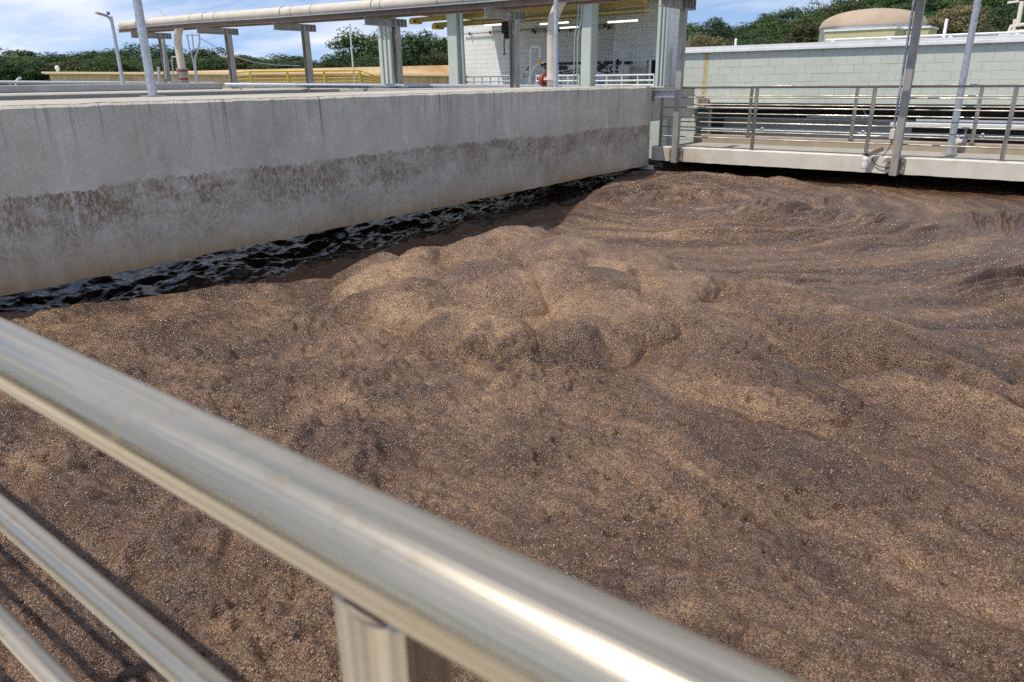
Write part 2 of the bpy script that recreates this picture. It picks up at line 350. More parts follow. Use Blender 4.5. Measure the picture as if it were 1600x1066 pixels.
M['grey_con'] = mat_plain('grey_concrete', (0.36, 0.36, 0.36), 0.85, 0, 0.14, 2.0, 0.003, 0.25, dirt=(0.25, 0.25, 0.25), dirt_amt=0.6, stretch=(1, 1, 0.5))
M['beam'] = mat_plain('white_walkway_concrete', (0.66, 0.61, 0.51), 0.8, 0, 0.10, 3.0, 0.003, 0.25, dirt=(0.42, 0.35, 0.25), dirt_amt=0.75)
M['deck'] = mat_plain('walkway_deck_concrete', (0.34, 0.31, 0.26), 0.85, 0, 0.12, 3.0, 0.002)
M['kerb_brown'] = mat_plain('walkway_kerb_concrete', (0.36, 0.30, 0.22), 0.85, 0, 0.15, 4.0, 0.002)
M['dark_con'] = mat_plain('dark_concrete', (0.05, 0.045, 0.04), 0.9, 0, 0.2, 3)  # near-black concrete for tank floor, piers, supports and rear wall
M['tank_orange'] = mat_plain('ochre_tank_panel', (0.70, 0.53, 0.34), 0.8, 0, 0.10, 2.0, dirt=(0.50, 0.24, 0.09), dirt_amt=0.75, stretch=(1, 1, 1.6))
M['tank_coping'] = mat_plain('ochre_tank_coping', (0.76, 0.59, 0.37), 0.8, 0, 0.06, 2.0)

def mat_green_block():
    M_, n, l, p = new_mat('sage_block')
    v = pos_node(n, l); s = n.new('ShaderNodeSeparateXYZ'); l.new(v, s.inputs[0])
    oi = n.new('ShaderNodeObjectInfo')
    c = ramp(n, l, noise(n, l, v, 2.2, 6, 0.6), [(0.3, (0.545, 0.57, 0.475)), (0.7, (0.605, 0.63, 0.53))])
    c = mix(n, l, mth(n, l, 'MULTIPLY', oi.outputs['Random'], 0.18), c, (0.47, 0.50, 0.44))
    # the rust run under the coping
    def run(x0, wd, lo, hi):
        wob = mth(n, l, 'MULTIPLY', mth(n, l, 'SUBTRACT', noise(n, l, pos_node(n, l, (0, 0, 1)), 3.0, 3), 0.5), 0.10)
        d = mth(n, l, 'ABSOLUTE', mth(n, l, 'SUBTRACT', mth(n, l, 'ADD', s.outputs['X'], wob), x0))
        k = ramp(n, l, mth(n, l, 'DIVIDE', d, wd), [(0.25, 1.0), (1.0, 0.0)])
        k = mth(n, l, 'MULTIPLY', k, ramp(n, l, noise(n, l, pos_node(n, l, (26, 1, 1.2)), 1.0, 4, 0.7), [(0.34, 0.15), (0.58, 1.0)]))
        zz = mth(n, l, 'MULTIPLY', mth(n, l, 'GREATER_THAN', s.outputs['Z'], lo), mth(n, l, 'LESS_THAN', s.outputs['Z'], hi))
        return mth(n, l, 'MULTIPLY', k, zz)
    xs = at(1102, 120, 1, 21.0).x
    c = mix(n, l, mth(n, l, 'MULTIPLY', run(xs, 0.13, 0.9, 2.33), 0.9), c, (0.50, 0.30, 0.05))
    xs2 = at(1036, 180, 1, 21.0).x
    c = mix(n, l, mth(n, l, 'MULTIPLY', run(xs2, 0.16, 0.2, 1.2), 0.45), c, (0.52, 0.46, 0.22))
    l.new(c, p.inputs['Base Color']); p.inputs['Roughness'].default_value = 0.75
    bump(n, l, p, noise(n, l, v, 45, 4, 0.7), 0.4, 0.003)
    return M_
M['green_block'] = mat_green_block()
M['mortar'] = mat_plain('sage_mortar', (0.545, 0.57, 0.49), 0.85, 0, 0.12, 6)

def mat_leaf(name, a, b):
    M_, n, l, p = new_mat(name)
    v = pos_node(n, l); oi = n.new('ShaderNodeObjectInfo')
    f = mth(n, l, 'ADD', mth(n, l, 'MULTIPLY', noise(n, l, v, 0.9, 5, 0.7), 0.8), mth(n, l, 'MULTIPLY', oi.outputs['Random'], 0.25))
    c = ramp(n, l, f, [(0.32, a), (0.72, b)])
    l.new(c, p.inputs['Base Color']); p.inputs['Roughness'].default_value = 0.6; p.inputs['Specular IOR Level'].default_value = 0.25
    p.inputs['Subsurface Weight'].default_value = 0.0
    tr = n.new('ShaderNodeBsdfTranslucent'); l.new(c, tr.inputs['Color'])
    ms = n.new('ShaderNodeMixShader'); ms.inputs[0].default_value = 0.25
    l.new(p.outputs[0], ms.inputs[1]); l.new(tr.outputs[0], ms.inputs[2]); l.new(ms.outputs[0], n['Material Output'].inputs[0])
    return M_
M['leaf_dark'] = mat_leaf('leaf_dark', (0.026, 0.055, 0.020), (0.070, 0.120, 0.040))
M['leaf_mid'] = mat_leaf('leaf_mid', (0.045, 0.085, 0.024), (0.11, 0.165, 0.050))
M['leaf_olive'] = mat_leaf('leaf_olive', (0.050, 0.066, 0.022), (0.12, 0.125, 0.045))
M['leaf_dry'] = mat_leaf('leaf_dry', (0.13, 0.115, 0.055), (0.27, 0.225, 0.11))

# ------------------------------------------------------------------ ground, tank floor
def sheet(name, x0, y0, x1, y1, z, mat, kind='structure'):
    o = MB().add([(x0,y0,z),(x1,y0,z),(x1,y1,z),(x0,y1,z)], [(0,1,2,3)]).build(name, mat); o['kind'] = kind; return o
g = MB(); HX0, HX1, HY0, HY1, GZ = -25.5, 34.0, -14.0, 15.2, 1.40     # the plant stands in this opening of the ground sheet
BIG = 1500
g.add([(-BIG,-BIG,GZ),(BIG,-BIG,GZ),(BIG,HY0,GZ),(-BIG,HY0,GZ)], [(0,1,2,3)])
g.add([(-BIG,HY1+5.85,GZ),(BIG,HY1+5.85,GZ),(BIG,BIG,GZ),(-BIG,BIG,GZ)], [(0,1,2,3)])
g.add([(-BIG,HY0,GZ),(HX0,HY0,GZ),(HX0,HY1+5.85,GZ),(-BIG,HY1+5.85,GZ)], [(0,1,2,3)])
g.add([(HX1,HY0,GZ),(BIG,HY0,GZ),(BIG,HY1+5.85,GZ),(HX1,HY1+5.85,GZ)], [(0,1,2,3)])
g.add([(HX0,HY1,GZ),(-11.2,HY1,GZ),(-11.2,HY1+5.85,GZ),(HX0,HY1+5.85,GZ)], [(0,1,2,3)])
g.build('ground', M['grass'])['kind'] = 'structure'
tag(mbx((-11.45, HY1, -1.0), (-11.2, HY1+5.6, GZ-.004)).build('retaining_wall', M['grey_con']), 'grey concrete retaining wall beside the rear tank', 'wall')
sheet('tank_floor', HX0, HY0, HX1, HY1 + 5.85, -1.0, M['dark_con'])

# ------------------------------------------------------------------ the foam
def perm_noise(seed):
    r = np.random.default_rng(seed); perm = r.permutation(4096); ang = r.random(4096) * 2 * np.pi
    gx, gy = np.cos(ang).astype(np.float32), np.sin(ang).astype(np.float32)
    def f(x, y):
        xi = np.floor(x).astype(np.int32); yi = np.floor(y).astype(np.int32); xf = (x - xi).astype(np.float32); yf = (y - yi).astype(np.float32)
        u = xf*xf*xf*(xf*(xf*6-15)+10); w = yf*yf*yf*(yf*(yf*6-15)+10)
        def gr(ix, iy, dx, dy):
            h = perm[(perm[ix & 4095] + iy) & 4095]; return gx[h]*dx + gy[h]*dy
        a = gr(xi, yi, xf, yf); b = gr(xi+1, yi, xf-1, yf); c = gr(xi, yi+1, xf, yf-1); d = gr(xi+1, yi+1, xf-1, yf-1)
        return (a + u*(b-a)) * (1-w) + (c + u*(d-c)) * w
    return f
N1, N2, N3, N4, N5 = (perm_noise(s) for s in (1, 2, 3, 4, 5))
def fbm(N, x, y, o=4, g_=0.5):
    t = 0; a = 1.0
    for i in range(o): t = t + a * N(x + 17.3*i, y - 9.1*i); x = x*2.03; y = y*2.03; a *= g_
    return t
def billow(N, x, y, o=3, g_=0.5):
    t = 0; a = 1.0
    for i in range(o): t = t + a * np.abs(N(x + 31.7*i, y + 5.9*i)); x = x*2.1; y = y*2.1; a *= g_
    return t
def sstep(a, b, x):
    t = np.clip((x - a) / (b - a), 0, 1); return t*t*(3-2*t)
def cells(x, y, seed):
    """distance to the nearest jittered cell point, and a random value for that cell"""
    r = np.random.default_rng(seed); J = r.random((256, 256, 3)).astype(np.float32)
    xi = np.floor(x).astype(np.int32); yi = np.floor(y).astype(np.int32); best = np.full(x.shape, 9.0, np.float32); val = np.zeros(x.shape, np.float32)
    for dx in (-1, 0, 1):
        for dy in (-1, 0, 1):
            j = J[(xi+dx) & 255, (yi+dy) & 255]
            d = (xi+dx+j[..., 0]-x)**2 + (yi+dy+j[..., 1]-y)**2
            m_ = d < best; best = np.where(m_, d, best); val = np.where(m_, j[..., 2], val)
    return np.sqrt(best), val
EDGE_Y = [-2, 1.2, 2.3, 2.8, 3.27, 3.77, 4.44, 4.73, 5.11, 5.99, 6.91, 7.75, 8.8, 9.9, 11.2, 12.3, 14]
EDGE_X = [-7.2, -6.9, -6.40, -6.15, -5.92, -5.52, -5.30, -5.02, -4.74, -4.72, -4.92, -5.22, -5.72, -6.12, -6.55, -6.9, -7.6]
MOUNDS = [  # x, y, rx, ry, height, turn
    (-4.98, 4.40, .42, .40, .13, 0), (-4.72, 4.82, .36, .46, .16, .4), (-5.02, 5.42, .40, .55, .15, .5), (-4.36, 5.40, .62, .85, .20, .5),
    (-3.62, 5.62, .52, .80, .18, .35), (-3.02, 5.60, .42, .60, .15, .2), (-5.05, 6.35, .42, .60, .12, .2), (-3.85, 3.72, .55, .42, .15, .3), (-3.55, 4.30, .62, .48, .17, -.2),
    (-3.05, 4.72, .60, .50, .16, .3), (-2.45, 4.32, .50, .48, .13, 0), (-2.38, 3.86, .42, .32, .12, .2), (-3.05, 3.55, .52, .34, .11, -.3), (-4.35, 4.05, .50, .45, .14, .6),
    (-2.45, 5.25, .45, .55, .11, .2), (-1.75, 4.72, .55, .40, .08, .1), (-1.25, 3.95, .55, .28, .07, -.2), (-1.02, 3.72, .36, .24, .07, -.3), (-.75, 4.75, .7, .30, .07, -.1), (-.35, 4.15, .6, .22, .06, -.25)]
PITS = [(-2.14, 3.80, .13, .10), (-3.05, 4.95, .16, .06), (-2.72, 5.28, .07, .07), (-2.12, 4.60, .09, .09), (-1.98, 5.02, .06, .05), (-3.86, 3.92, .08, .06), (-4.08, 5.05, .06, .05), (-2.92, 5.15, .05, .06)]
def foam_height(X, Y):
    wx = X + 0.15 * fbm(N4, X*1.3, Y*1.3, 2); wy = Y + 0.15 * fbm(N5, X*1.3, Y*1.3, 2)
    # ---- upwelling: a raised plateau and rounded boils that meet in creases
    pd = np.sqrt(((wx + 3.55) / 1.75)**2 + ((wy - 4.65) / 1.50)**2)
    h = 0.10 * np.power(np.clip(1 - pd**2, 0, 1), 0.85); plate = sstep(1.05, 0.75, pd)
    acc = np.zeros_like(X)
    for (cx, cy, rx, ry, hh, tr) in MOUNDS:
        c, s_ = math.cos(tr), math.sin(tr); dx = wx - cx; dy = wy - cy
        d2 = ((dx*c + dy*s_) / rx)**2 + ((-dx*s_ + dy*c) / ry)**2
        acc = np.maximum(acc, 1.62 * hh * np.power(np.clip(1 - d2, 0, 1), 0.62))
    h = h + acc + plate * 0.08 * (billow(N3, wx*1.7 + 3, wy*1.3, 2, 0.4) - 0.25)
    # ---- old foam drifting away: folds along the current
    rr = np.hypot(wx + 4.5, wy - 10); th = np.arctan2(wy - 10, wx + 4.5)
    amp = 0.35 + 1.3 * sstep(-0.25, 0.45, fbm(N5, X*0.5 + 9, Y*0.5, 2))           # calm and folded stretches
    A = billow(N1, rr*1.7, th*1.3, 2, 0.45) * 0.13 + billow(N2, rr*6.5 + 0.5*fbm(N3, X*1.2, Y*1.2, 2), th*1.2, 2, 0.5) * 0.105
    vB = wy + 0.27 * (wx + 2)
    B = billow(N2, wx*0.45, vB*1.75, 2, 0.5) * 0.30 + billow(N1, wx*0.8, vB*4.0, 2, 0.45) * 0.15
    C = billow(N3, wx*1.2, wy*1.3, 2, 0.5) * 0.11 + billow(N2, wx*4.1, wy*4.4, 2, 0.5) * 0.06
    wA = sstep(5.3, 6.8, wy + 0.25*wx + 0.6); wC = sstep(3.4, 2.2, wy + 0.25*(wx + 2)) * 0.8 + sstep(-1.5, -2.7, wx)*(1-wA)*0.92; wC = np.clip(wC, 0, 1)
    h = h + (1 - 0.9*plate) * amp * (wA*A + (1-wA)*((1-wC)*B + wC*C)) - 0.05
    # ---- rough bubbly skin, rougher in patches
    near = sstep(9.5, 3.0, Y); rough = sstep(-0.25, 0.4, fbm(N1, X*1.3 - 20, Y*1.3, 3)); patch = sstep(-0.05, 0.35, fbm(N2, X*2.3 + 40, Y*2.3, 3))
    smooth_boil = sstep(4.75, 5.25, wy + 0.15*(wx + 3.5)) * sstep(7.2, 6.2, wy) * sstep(-1.9, -2.6, wx)
    sk = (0.35 + 0.65*rough) * (1 - 0.88*smooth_boil) * (1 - 0.5*plate)
    h = h + 0.034 * sk * (0.4 + 0.6*near) * fbm(N5, X*9, Y*9, 4, 0.5) + 0.075 * near * sk * (billow(N1, X*3.6, Y*4.6, 3, 0.48) - 0.3)
    for (cx, cy, r_, dp) in PITS:
        h = h - 1.3 * dp * np.exp(-(((X-cx)**2 + (Y-cy)**2) / r_**2))
    # pinholes
    d1, v1 = cells(X*9.0, Y*9.0, 21); h = h - np.where(v1 > 0.35, 0.040, 0.0) * near * sk * np.exp(-(d1/(0.09 + 0.1*v1))**2)
    # clusters of small bubbles
    d2, v2 = cells(X*48, Y*48, 22)
    h = h + near * (0.15 + 0.85*patch) * 0.0085 * (0.4 + v2) * np.clip(1 - d2*d2*1.8, 0, 1)
    # ---- the edge beside the open water under the wall
    ex = np.interp(Y, EDGE_Y, EDGE_X) + 0.10 * fbm(N3, Y*1.9, X*0.3, 3)
    e = X - ex
    h = np.where(e < 0.5, h * sstep(-0.15, 0.5, e), h) - 0.42 * sstep(0.16, -0.22, e)
    st = wA*fbm(N3, rr*3.2, th*1.1 + 5, 4, 0.6) + (1-wA)*((1-wC)*fbm(N3, wx*0.55 + 8, vB*3.0, 4, 0.6) + wC*fbm(N3, wx*1.5, wy*1.8, 4, 0.6))
    return h.astype(np.float32), plate, st

def axis_points(segs):
    out = [segs[0][0]]
    for (a, b, s0, s1) in segs:
        x = a
        while x < b - 1e-6:
            t = (x - a) / (b - a); x = min(b, x + s0 + (s1 - s0) * t); out.append(x)
    return np.array(out, np.float32)
gx = axis_points([(-7.6, -3.0, .0130, .0085), (-3.0, 0.35, .0066, .0066), (0.35, 1.6, .008, .02), (1.6, 12, .05, .4)])
gy = axis_points([(-0.6, 0.3, .03, .008), (0.3, 4.0, .0068, .0085), (4.0, 15.3, .0085, .024)])
GX, GY = np.meshgrid(gx, gy)
FH, PL, PT = foam_height(GX, GY)
nx, ny = len(gx), len(gy)
me = bpy.data.meshes.new('foam_blanket')
co = np.stack([GX, GY, FH], -1).reshape(-1, 3).astype(np.float32)
ii = np.arange(nx*ny, dtype=np.int32).reshape(ny, nx)
quads = np.stack([ii[:-1, :-1], ii[:-1, 1:], ii[1:, 1:], ii[1:, :-1]], -1).reshape(-1, 4)
keep = (co[quads, 2].max(1) > -0.36); quads = quads[keep]
me.vertices.add(len(co)); me.vertices.foreach_set('co', co.ravel())
me.loops.add(quads.size); me.loops.foreach_set('vertex_index', quads.ravel())
me.polygons.add(len(quads)); me.polygons.foreach_set('loop_start', np.arange(0, quads.size, 4, dtype=np.int32))
me.polygons.foreach_set('use_smooth', np.ones(len(quads), bool))
at_f = me.attributes.new('fresh', 'FLOAT', 'POINT'); at_f.data.foreach_set('value', (PL - 0.45*sstep(1.5, 4.2, np.hypot(GX + 3.5, (GY - 4.9)*np.where(GY > 4.9, 0.45, 1.0)))).astype(np.float32).ravel())
at_s = me.attributes.new('streak', 'FLOAT', 'POINT'); at_s.data.foreach_set('value', PT.astype(np.float32).ravel())
me.update(calc_edges=True); print('foam quads', len(quads))

def mat_foam():
    M_, n, l, p = new_mat('brown_scum_foam')
    v = pos_node(n, l); at_ = n.new('ShaderNodeAttribute'); at_.attribute_name = 'fresh'; fresh = at_.outputs['Fac']
    big = noise(n, l, pos_node(n, l, (0.6, 1.0, 1.0)), 1.1, 6, 0.62, 0.6)
    mid = noise(n, l, v, 9, 7, 0.72, 0.5)
    def vor(scale):
        t = n.new('ShaderNodeTexVoronoi'); t.inputs['Scale'].default_value = scale; l.new(v, t.inputs['Vector'])
        sp_ = n.new('ShaderNodeSeparateColor'); l.new(t.outputs['Color'], sp_.inputs[0]); return t.outputs['Distance'], sp_.outputs[0]
    dA, rA = vor(125); dB, rB = vor(290)
    as_ = n.new('ShaderNodeAttribute'); as_.attribute_name = 'streak'; streak = as_.outputs['Fac']
    f = mth(n, l, 'ADD', mth(n, l, 'MULTIPLY', big, 0.30), mth(n, l, 'MULTIPLY', mid, 0.55))
    f = mth(n, l, 'ADD', f, mth(n, l, 'ADD', 0.05, mth(n, l, 'MULTIPLY', streak, 0.24)))
    f = mth(n, l, 'ADD', f, mth(n, l, 'MULTIPLY', fresh, 0.11))
    f = mth(n, l, 'ADD', f, mth(n, l, 'MULTIPLY', mth(n, l, 'SUBTRACT', rA, 0.5), 0.16))
    f = mth(n, l, 'ADD', f, mth(n, l, 'MULTIPLY', mth(n, l, 'SUBTRACT', rB, 0.5), 0.14))
    c = ramp(n, l, f, [(0.26, (0.056, 0.030, 0.016)), (0.44, (0.130, 0.073, 0.040)), (0.58, (0.225, 0.132, 0.071)), (0.76, (0.41, 0.255, 0.13))])
    c = mix(n, l, ramp(n, l, dA, [(0.45, 0.0), (0.75, 0.6)]), c, (0.030, 0.019, 0.013))
    l.new(c, p.inputs['Base Color'])
    p.inputs['Roughness'].default_value = 0.20; p.inputs['Specular IOR Level'].default_value = 0.75
    p.inputs['IOR'].default_value = 1.38
    h = mth(n, l, 'ADD', mth(n, l, 'SUBTRACT', 1.0, mth(n, l, 'POWER', dA, 2.0)), mth(n, l, 'MULTIPLY', mth(n, l, 'SUBTRACT', 1.0, mth(n, l, 'POWER', dB, 2.0)), 0.45))
    b1 = bump(n, l, p, h, 0.9, 0.0048)
    bump(n, l, p, noise(n, l, v, 24, 6, 0.72), 0.7, 0.0065, b1)
    return M_
M['foam'] = mat_foam()
me.materials.append(M['foam'])
foam = bpy.data.objects.new('foam_blanket', me); COL.objects.link(foam)
tag(foam, 'thick brown bubbling scum foam covering the tank', 'foam', kind='stuff')

# ---- single larger bubbles sitting on the skin
def bubbles(count):
    ys = 0.35 + (RNG.random(count)**1.35) * 9.5; xs = -5.6 + RNG.random(count) * 6.6
    dens = fbm(N2, xs*2.3 + 40, ys*2.3, 3) + 0.5*fbm(N1, xs*9, ys*9, 2)
    ok = dens > 0.07 + 0.40*(RNG.random(count) - 0.5)
    ok &= xs > np.interp(ys, EDGE_Y, EDGE_X) + 0.35
    xs, ys = xs[ok].astype(np.float32), ys[ok].astype(np.float32)
    hs = foam_height(xs, ys)[0]; k = len(xs)
    rad = ((0.0014 + 0.0052 * RNG.random(k)**4.0) * (1 + 0.03*ys)).astype(np.float32)
    seg, rings = 6, 2; dome = [(0.0, 0.0, 1.0)]
    for i in range(1, rings + 1):
        a = math.pi * 0.56 * i / rings
        dome += [(math.sin(a)*math.cos(2*math.pi*j/seg), math.sin(a)*math.sin(2*math.pi*j/seg), math.cos(a)) for j in range(seg)]
    dome = np.array(dome, np.float32); nv = len(dome)
    tris = [(0, 1+j, 1+(j+1) % seg) for j in range(seg)]
    for i in range(rings-1):
        for j in range(seg):
            a, b = 1+i*seg+j, 1+i*seg+(j+1) % seg; tris += [(a, a+seg, b+seg), (a, b+seg, b)]
    tris = np.array(tris, np.int32)
    V = dome[None]*rad[:, None, None] + np.stack([xs, ys, hs + rad*0.15], -1)[:, None]
    T = tris[None] + (np.arange(k, dtype=np.int32)*nv)[:, None, None]
    T = T.reshape(-1, 3); V = V.reshape(-1, 3)
    mb = bpy.data.meshes.new('bubbles'); mb.vertices.add(len(V)); mb.vertices.foreach_set('co', V.ravel())
    mb.loops.add(T.size); mb.loops.foreach_set('vertex_index', T.ravel()); mb.polygons.add(len(T))
    mb.polygons.foreach_set('loop_start', np.arange(0, T.size, 3, dtype=np.int32)); mb.polygons.foreach_set('use_smooth', np.ones(len(T), bool))
    mb.update(calc_edges=True); return mb
M['bubble'] = new_mat('bubble_film')[0]
_p = M['bubble'].node_tree.nodes['Principled BSDF']; _p.inputs['Base Color'].default_value = (0.24, 0.155, 0.10, 1)
_p.inputs['Roughness'].default_value = 0.16; _p.inputs['Specular IOR Level'].default_value = 0.8; _p.inputs['IOR'].default_value = 1.5
bme = bubbles(110000); bme.materials.append(M['bubble'])
bo = bpy.data.objects.new('bubbles', bme); COL.objects.link(bo); bo.parent = foam; bo['kind'] = 'stuff'

# ---- open dark water between the foam and the wall, and under the wall
def dark_water():
    xs = axis_points([(-14.75, -9.0, .10, .05), (-9.0, -7.0, .05, .025), (-7.0, -4.6, .02, .02)]); ys = axis_points([(-1, 2.0, .1, .03), (2.0, 9.5, .022, .03), (9.5, 15, .03, .12)])
    X, Y = np.meshgrid(xs, ys)
    wx = X + 0.15*fbm(N1, X*1.2, Y*1.2, 2)
    h = -0.15 + 0.09*fbm(N2, wx*1.6, Y*0.9, 3) + 0.11*(0.36 - billow(N3, wx*2.4, Y*1.7, 3, 0.5)) + 0.022*fbm(N4, X*9, Y*6, 3, 0.6)
    v = np.stack([X, Y, h], -1).reshape(-1, 3); a, b = X.shape; i = np.arange(a*b).reshape(a, b)
    q = np.stack([i[:-1, :-1], i[:-1, 1:], i[1:, 1:], i[1:, :-1]], -1).reshape(-1, 4)
    w = MB(); w.v = [tuple(p) for p in v.tolist()]; w.f = [tuple(f) for f in q.tolist()]; w.sm = [True]*len(w.f)
    M_, n, l, p = new_mat('dark_tank_water')
    p.inputs['Base Color'].default_value = (0.018, 0.010, 0.006, 1); p.inputs['Roughness'].default_value = 0.11; p.inputs['IOR'].default_value = 1.33
    bump(n, l, p, noise(n, l, pos_node(n, l, (1.6, 0.8, 1)), 14, 4, 0.6, 0.5), 0.4, 0.03)
    o = w.build('water', M_); o['kind'] = 'structure'; return o
dark_water()

# ------------------------------------------------------------------ the left tank wall
WX, WT, WB = -6.6, 1.525, 0.10            # face, top and bottom
Y_END = 12.93
def wall_mesh():
    """front face and top with slightly uneven arrises, cut along its length"""
    ys = np.linspace(-3.0, Y_END, 240); prof = [(0, WB), (0, 0.5), (0, 0.95), (0, WT-0.022), (-0.02, WT), (-1.2, WT+0.004), (-2.38, WT), (-2.40, WT-0.02), (-2.40, WT-0.22), (-0.37, WT-0.22), (-0.35, WB)]
    v = []; f = []; k = len(prof)
    for y in ys:
        j1 = 0.006*float(fbm(N1, np.array([y*3.0]), np.array([1.5]), 3)[0]); j2 = 0.010*float(fbm(N2, np.array([y*5.0]), np.array([4.5]), 4)[0]); j3 = 0.012*float(fbm(N3, np.array([y*4.0]), np.array([7.5]), 4)[0])
        for i, (x, z) in enumerate(prof):
            if i == 0: v.append((WX + x + j1, y, z + j3))
            elif i in (3, 4): v.append((WX + x + j1, y, z + j2))
            else: v.append((WX + x + (j1 if i < 3 else 0), y, z))
    for a in range(len(ys)-1):
        for i in range(k):
            f.append((a*k+i, a*k+(i+1) % k, (a+1)*k+(i+1) % k, (a+1)*k+i))
    w = MB(); w.add(v, [q[::-1] for q in f]); w.add([v[i] for i in range(k)], [tuple(range(k))]); w.add([v[-k+i] for i in range(k)], [tuple(range(k))[::-1]])
    return w
tw = Thing('tank_wall', (WX-1.2, 5, -1.0), 'long grey concrete tank wall with brown algae tide band and dark water runs', 'wall')
body = tw.part(wall_mesh(), 'wall_face', M['wall'])
# pale worn top, a thin cap lying on the wall
ys = np.linspace(-3.0, Y_END - 0.003, 220); cap = MB(); vv = []
for y in ys:
    j = 0.010*float(fbm(N2, np.array([y*5.0]), np.array([4.5]), 4)[0]); j1 = 0.006*float(fbm(N1, np.array([y*3.0]), np.array([1.5]), 3)[0])
    e = 0.014*float(fbm(N4, np.array([y*7.0]), np.array([2.5]), 4)[0])
    vv += [(WX - 0.024 + j1 - abs(e), y, WT + j + 0.003), (WX - 0.30, y, WT + 0.006), (WX - 1.2, y, WT + 0.009), (WX - 2.376, y, WT + 0.004)]
cap.add(vv, [(a*4+i, (a+1)*4+i, (a+1)*4+i+1, a*4+i+1) for a in range(len(ys)-1) for i in range(3)])
tw.part(cap, 'top_slab', M['slab'])
for yy in (6.1, 1.0, 11.2):
    tw.part(mbx((-7.9, yy, -1.0), (-7.62, yy + 0.22, WT - 0.221), 0.01), 'support_column', M['dark_con'])
tw.part(mbx((WX-0.34, Y_END-0.02, WB-0.16), (WX+0.10, Y_END+0.06, WB-0.004), 0.02), 'corner_ledge', M['beam'])
# second wall across the narrow channel, and the raised far rim
w2 = Thing('channel_wall', (-14.2, 4, -1.0), 'low concrete slab beyond the narrow channel behind the tank wall', 'wall')
w2.part(mbx((-25.4, -13.9, -1.0), (-14.8, 14.9, 1.535), 0.02), 'slab', M['slab'])
w2.part(mbx((-14.795, 12.4, 0.9), (-9.01, 14.9, 1.515), 0.01), 'end_slab', M['slab'])
w2.part(mbx((-9.0, 12.96, 0.9), (-6.63, 14.9, 1.50), 0.01), 'end_slab', M['slab'])
rim_y = at(349, 141, 0, -19.0).y
w3 = tag(mbx((-25.3, -13.8, 1.536), (-19.0, rim_y, 1.695), 0.015).build('raised_rim', M['grey_con']), 'grey raised concrete rim below the red flanged down pipe', 'rim')
rt_ = mbx((-25.29, -13.79, 1.696), (-19.02, rim_y - 0.02, 1.706), 0.004).build('rim_top', M['slab'], w3)

# ------------------------------------------------------------------ far walkway
DY, DY2, DZ, BZ = 13.0, 14.75, 0.45, 0.19
fw = Thing('far_walkway', (2, 13.9, -1.0), 'pale concrete walkway bridge across the far end of the tank', 'walkway')
def beam_mesh():
    xs = np.linspace(-6.58, 14, 260); prof = [(DY, BZ), (DY, DZ-0.015), (DY+0.015, DZ), (DY+0.20, DZ), (DY+0.20, BZ)]; v = []; k = len(prof)
    for x in xs:
        j = 0.006*float(fbm(N1, np.array([x*4.0]), np.array([1.5]), 4)[0]); j2 = 0.006*float(fbm(N2, np.array([x*6.0]), np.array([3.5]), 3)[0])
        v += [(x, y + (j if i < 2 else 0), z + (j2 if i in (0, 1, 2) else 0)) for i, (y, z) in enumerate(prof)]
    w = MB(); w.add(v, [(a*k+i, (a+1)*k+i, (a+1)*k+(i+1) % k, a*k+(i+1) % k) for a in range(len(xs)-1) for i in range(k)])
    w.add(v[:k], [tuple(range(k))]); w.add(v[-k:], [tuple(range(k))[::-1]]); return w
fw.part(beam_mesh(), 'front_beam', M['beam'])
fw.part(mbx((-6.575, DY+0.203, 0.20), (14, DY2+0.10, 0.40)), 'deck', M['deck'])
fw.part(mbx((-6.57, DY2+0.103, 0.16), (14, DY2+0.30, 0.56), 0.012), 'rear_kerb', M['kerb_brown'])
for x in (-6.5, -0.5, 5.5, 11.5):
    fw.part(mbx((x, DY+0.35, -1.0), (x+0.3, DY2-0.1, 0.19)), 'pier', M['dark_con'])
fw.part(mbx((-6.57, DY2+0.305, -1.0), (14, DY2+0.45, 0.18)), 'rear_tank_wall', M['dark_con'])
# short pipe-and-beam piece between the wall end and the first rack column
ib = Thing('link_beam', (-6.3, DY, 1.3), 'short grey steel beam joining the tank wall end to the rack column', 'beam')
zb0, zb1 = 1.325, 1.465
ib.part(mbx((-6.60, DY+0.02, zb0+0.012), (-6.13, DY+0.035, zb1-0.012)), 'web', M['galv'])
ib.part(mbx((-6.62, DY-0.03, zb1-0.012), (-6.13, DY+0.085, zb1)), 'top_flange', M['galv'])
ib.part(mbx((-6.62, DY-0.03, zb0), (-6.13, DY+0.085, zb0+0.012)), 'bottom_flange', M['galv'])
ib.part(mbx((-6.665, DY-0.06, zb0-0.06), (-6.625, DY+0.12, zb1+0.04)), 'end_plate', M['rust_plate'])

# ------------------------------------------------------------------ railings
def rail(parent, p0, p1, r, name, mat, n=16):
    return parent.part(MB().tube([p0, p1], r, n), name, mat)
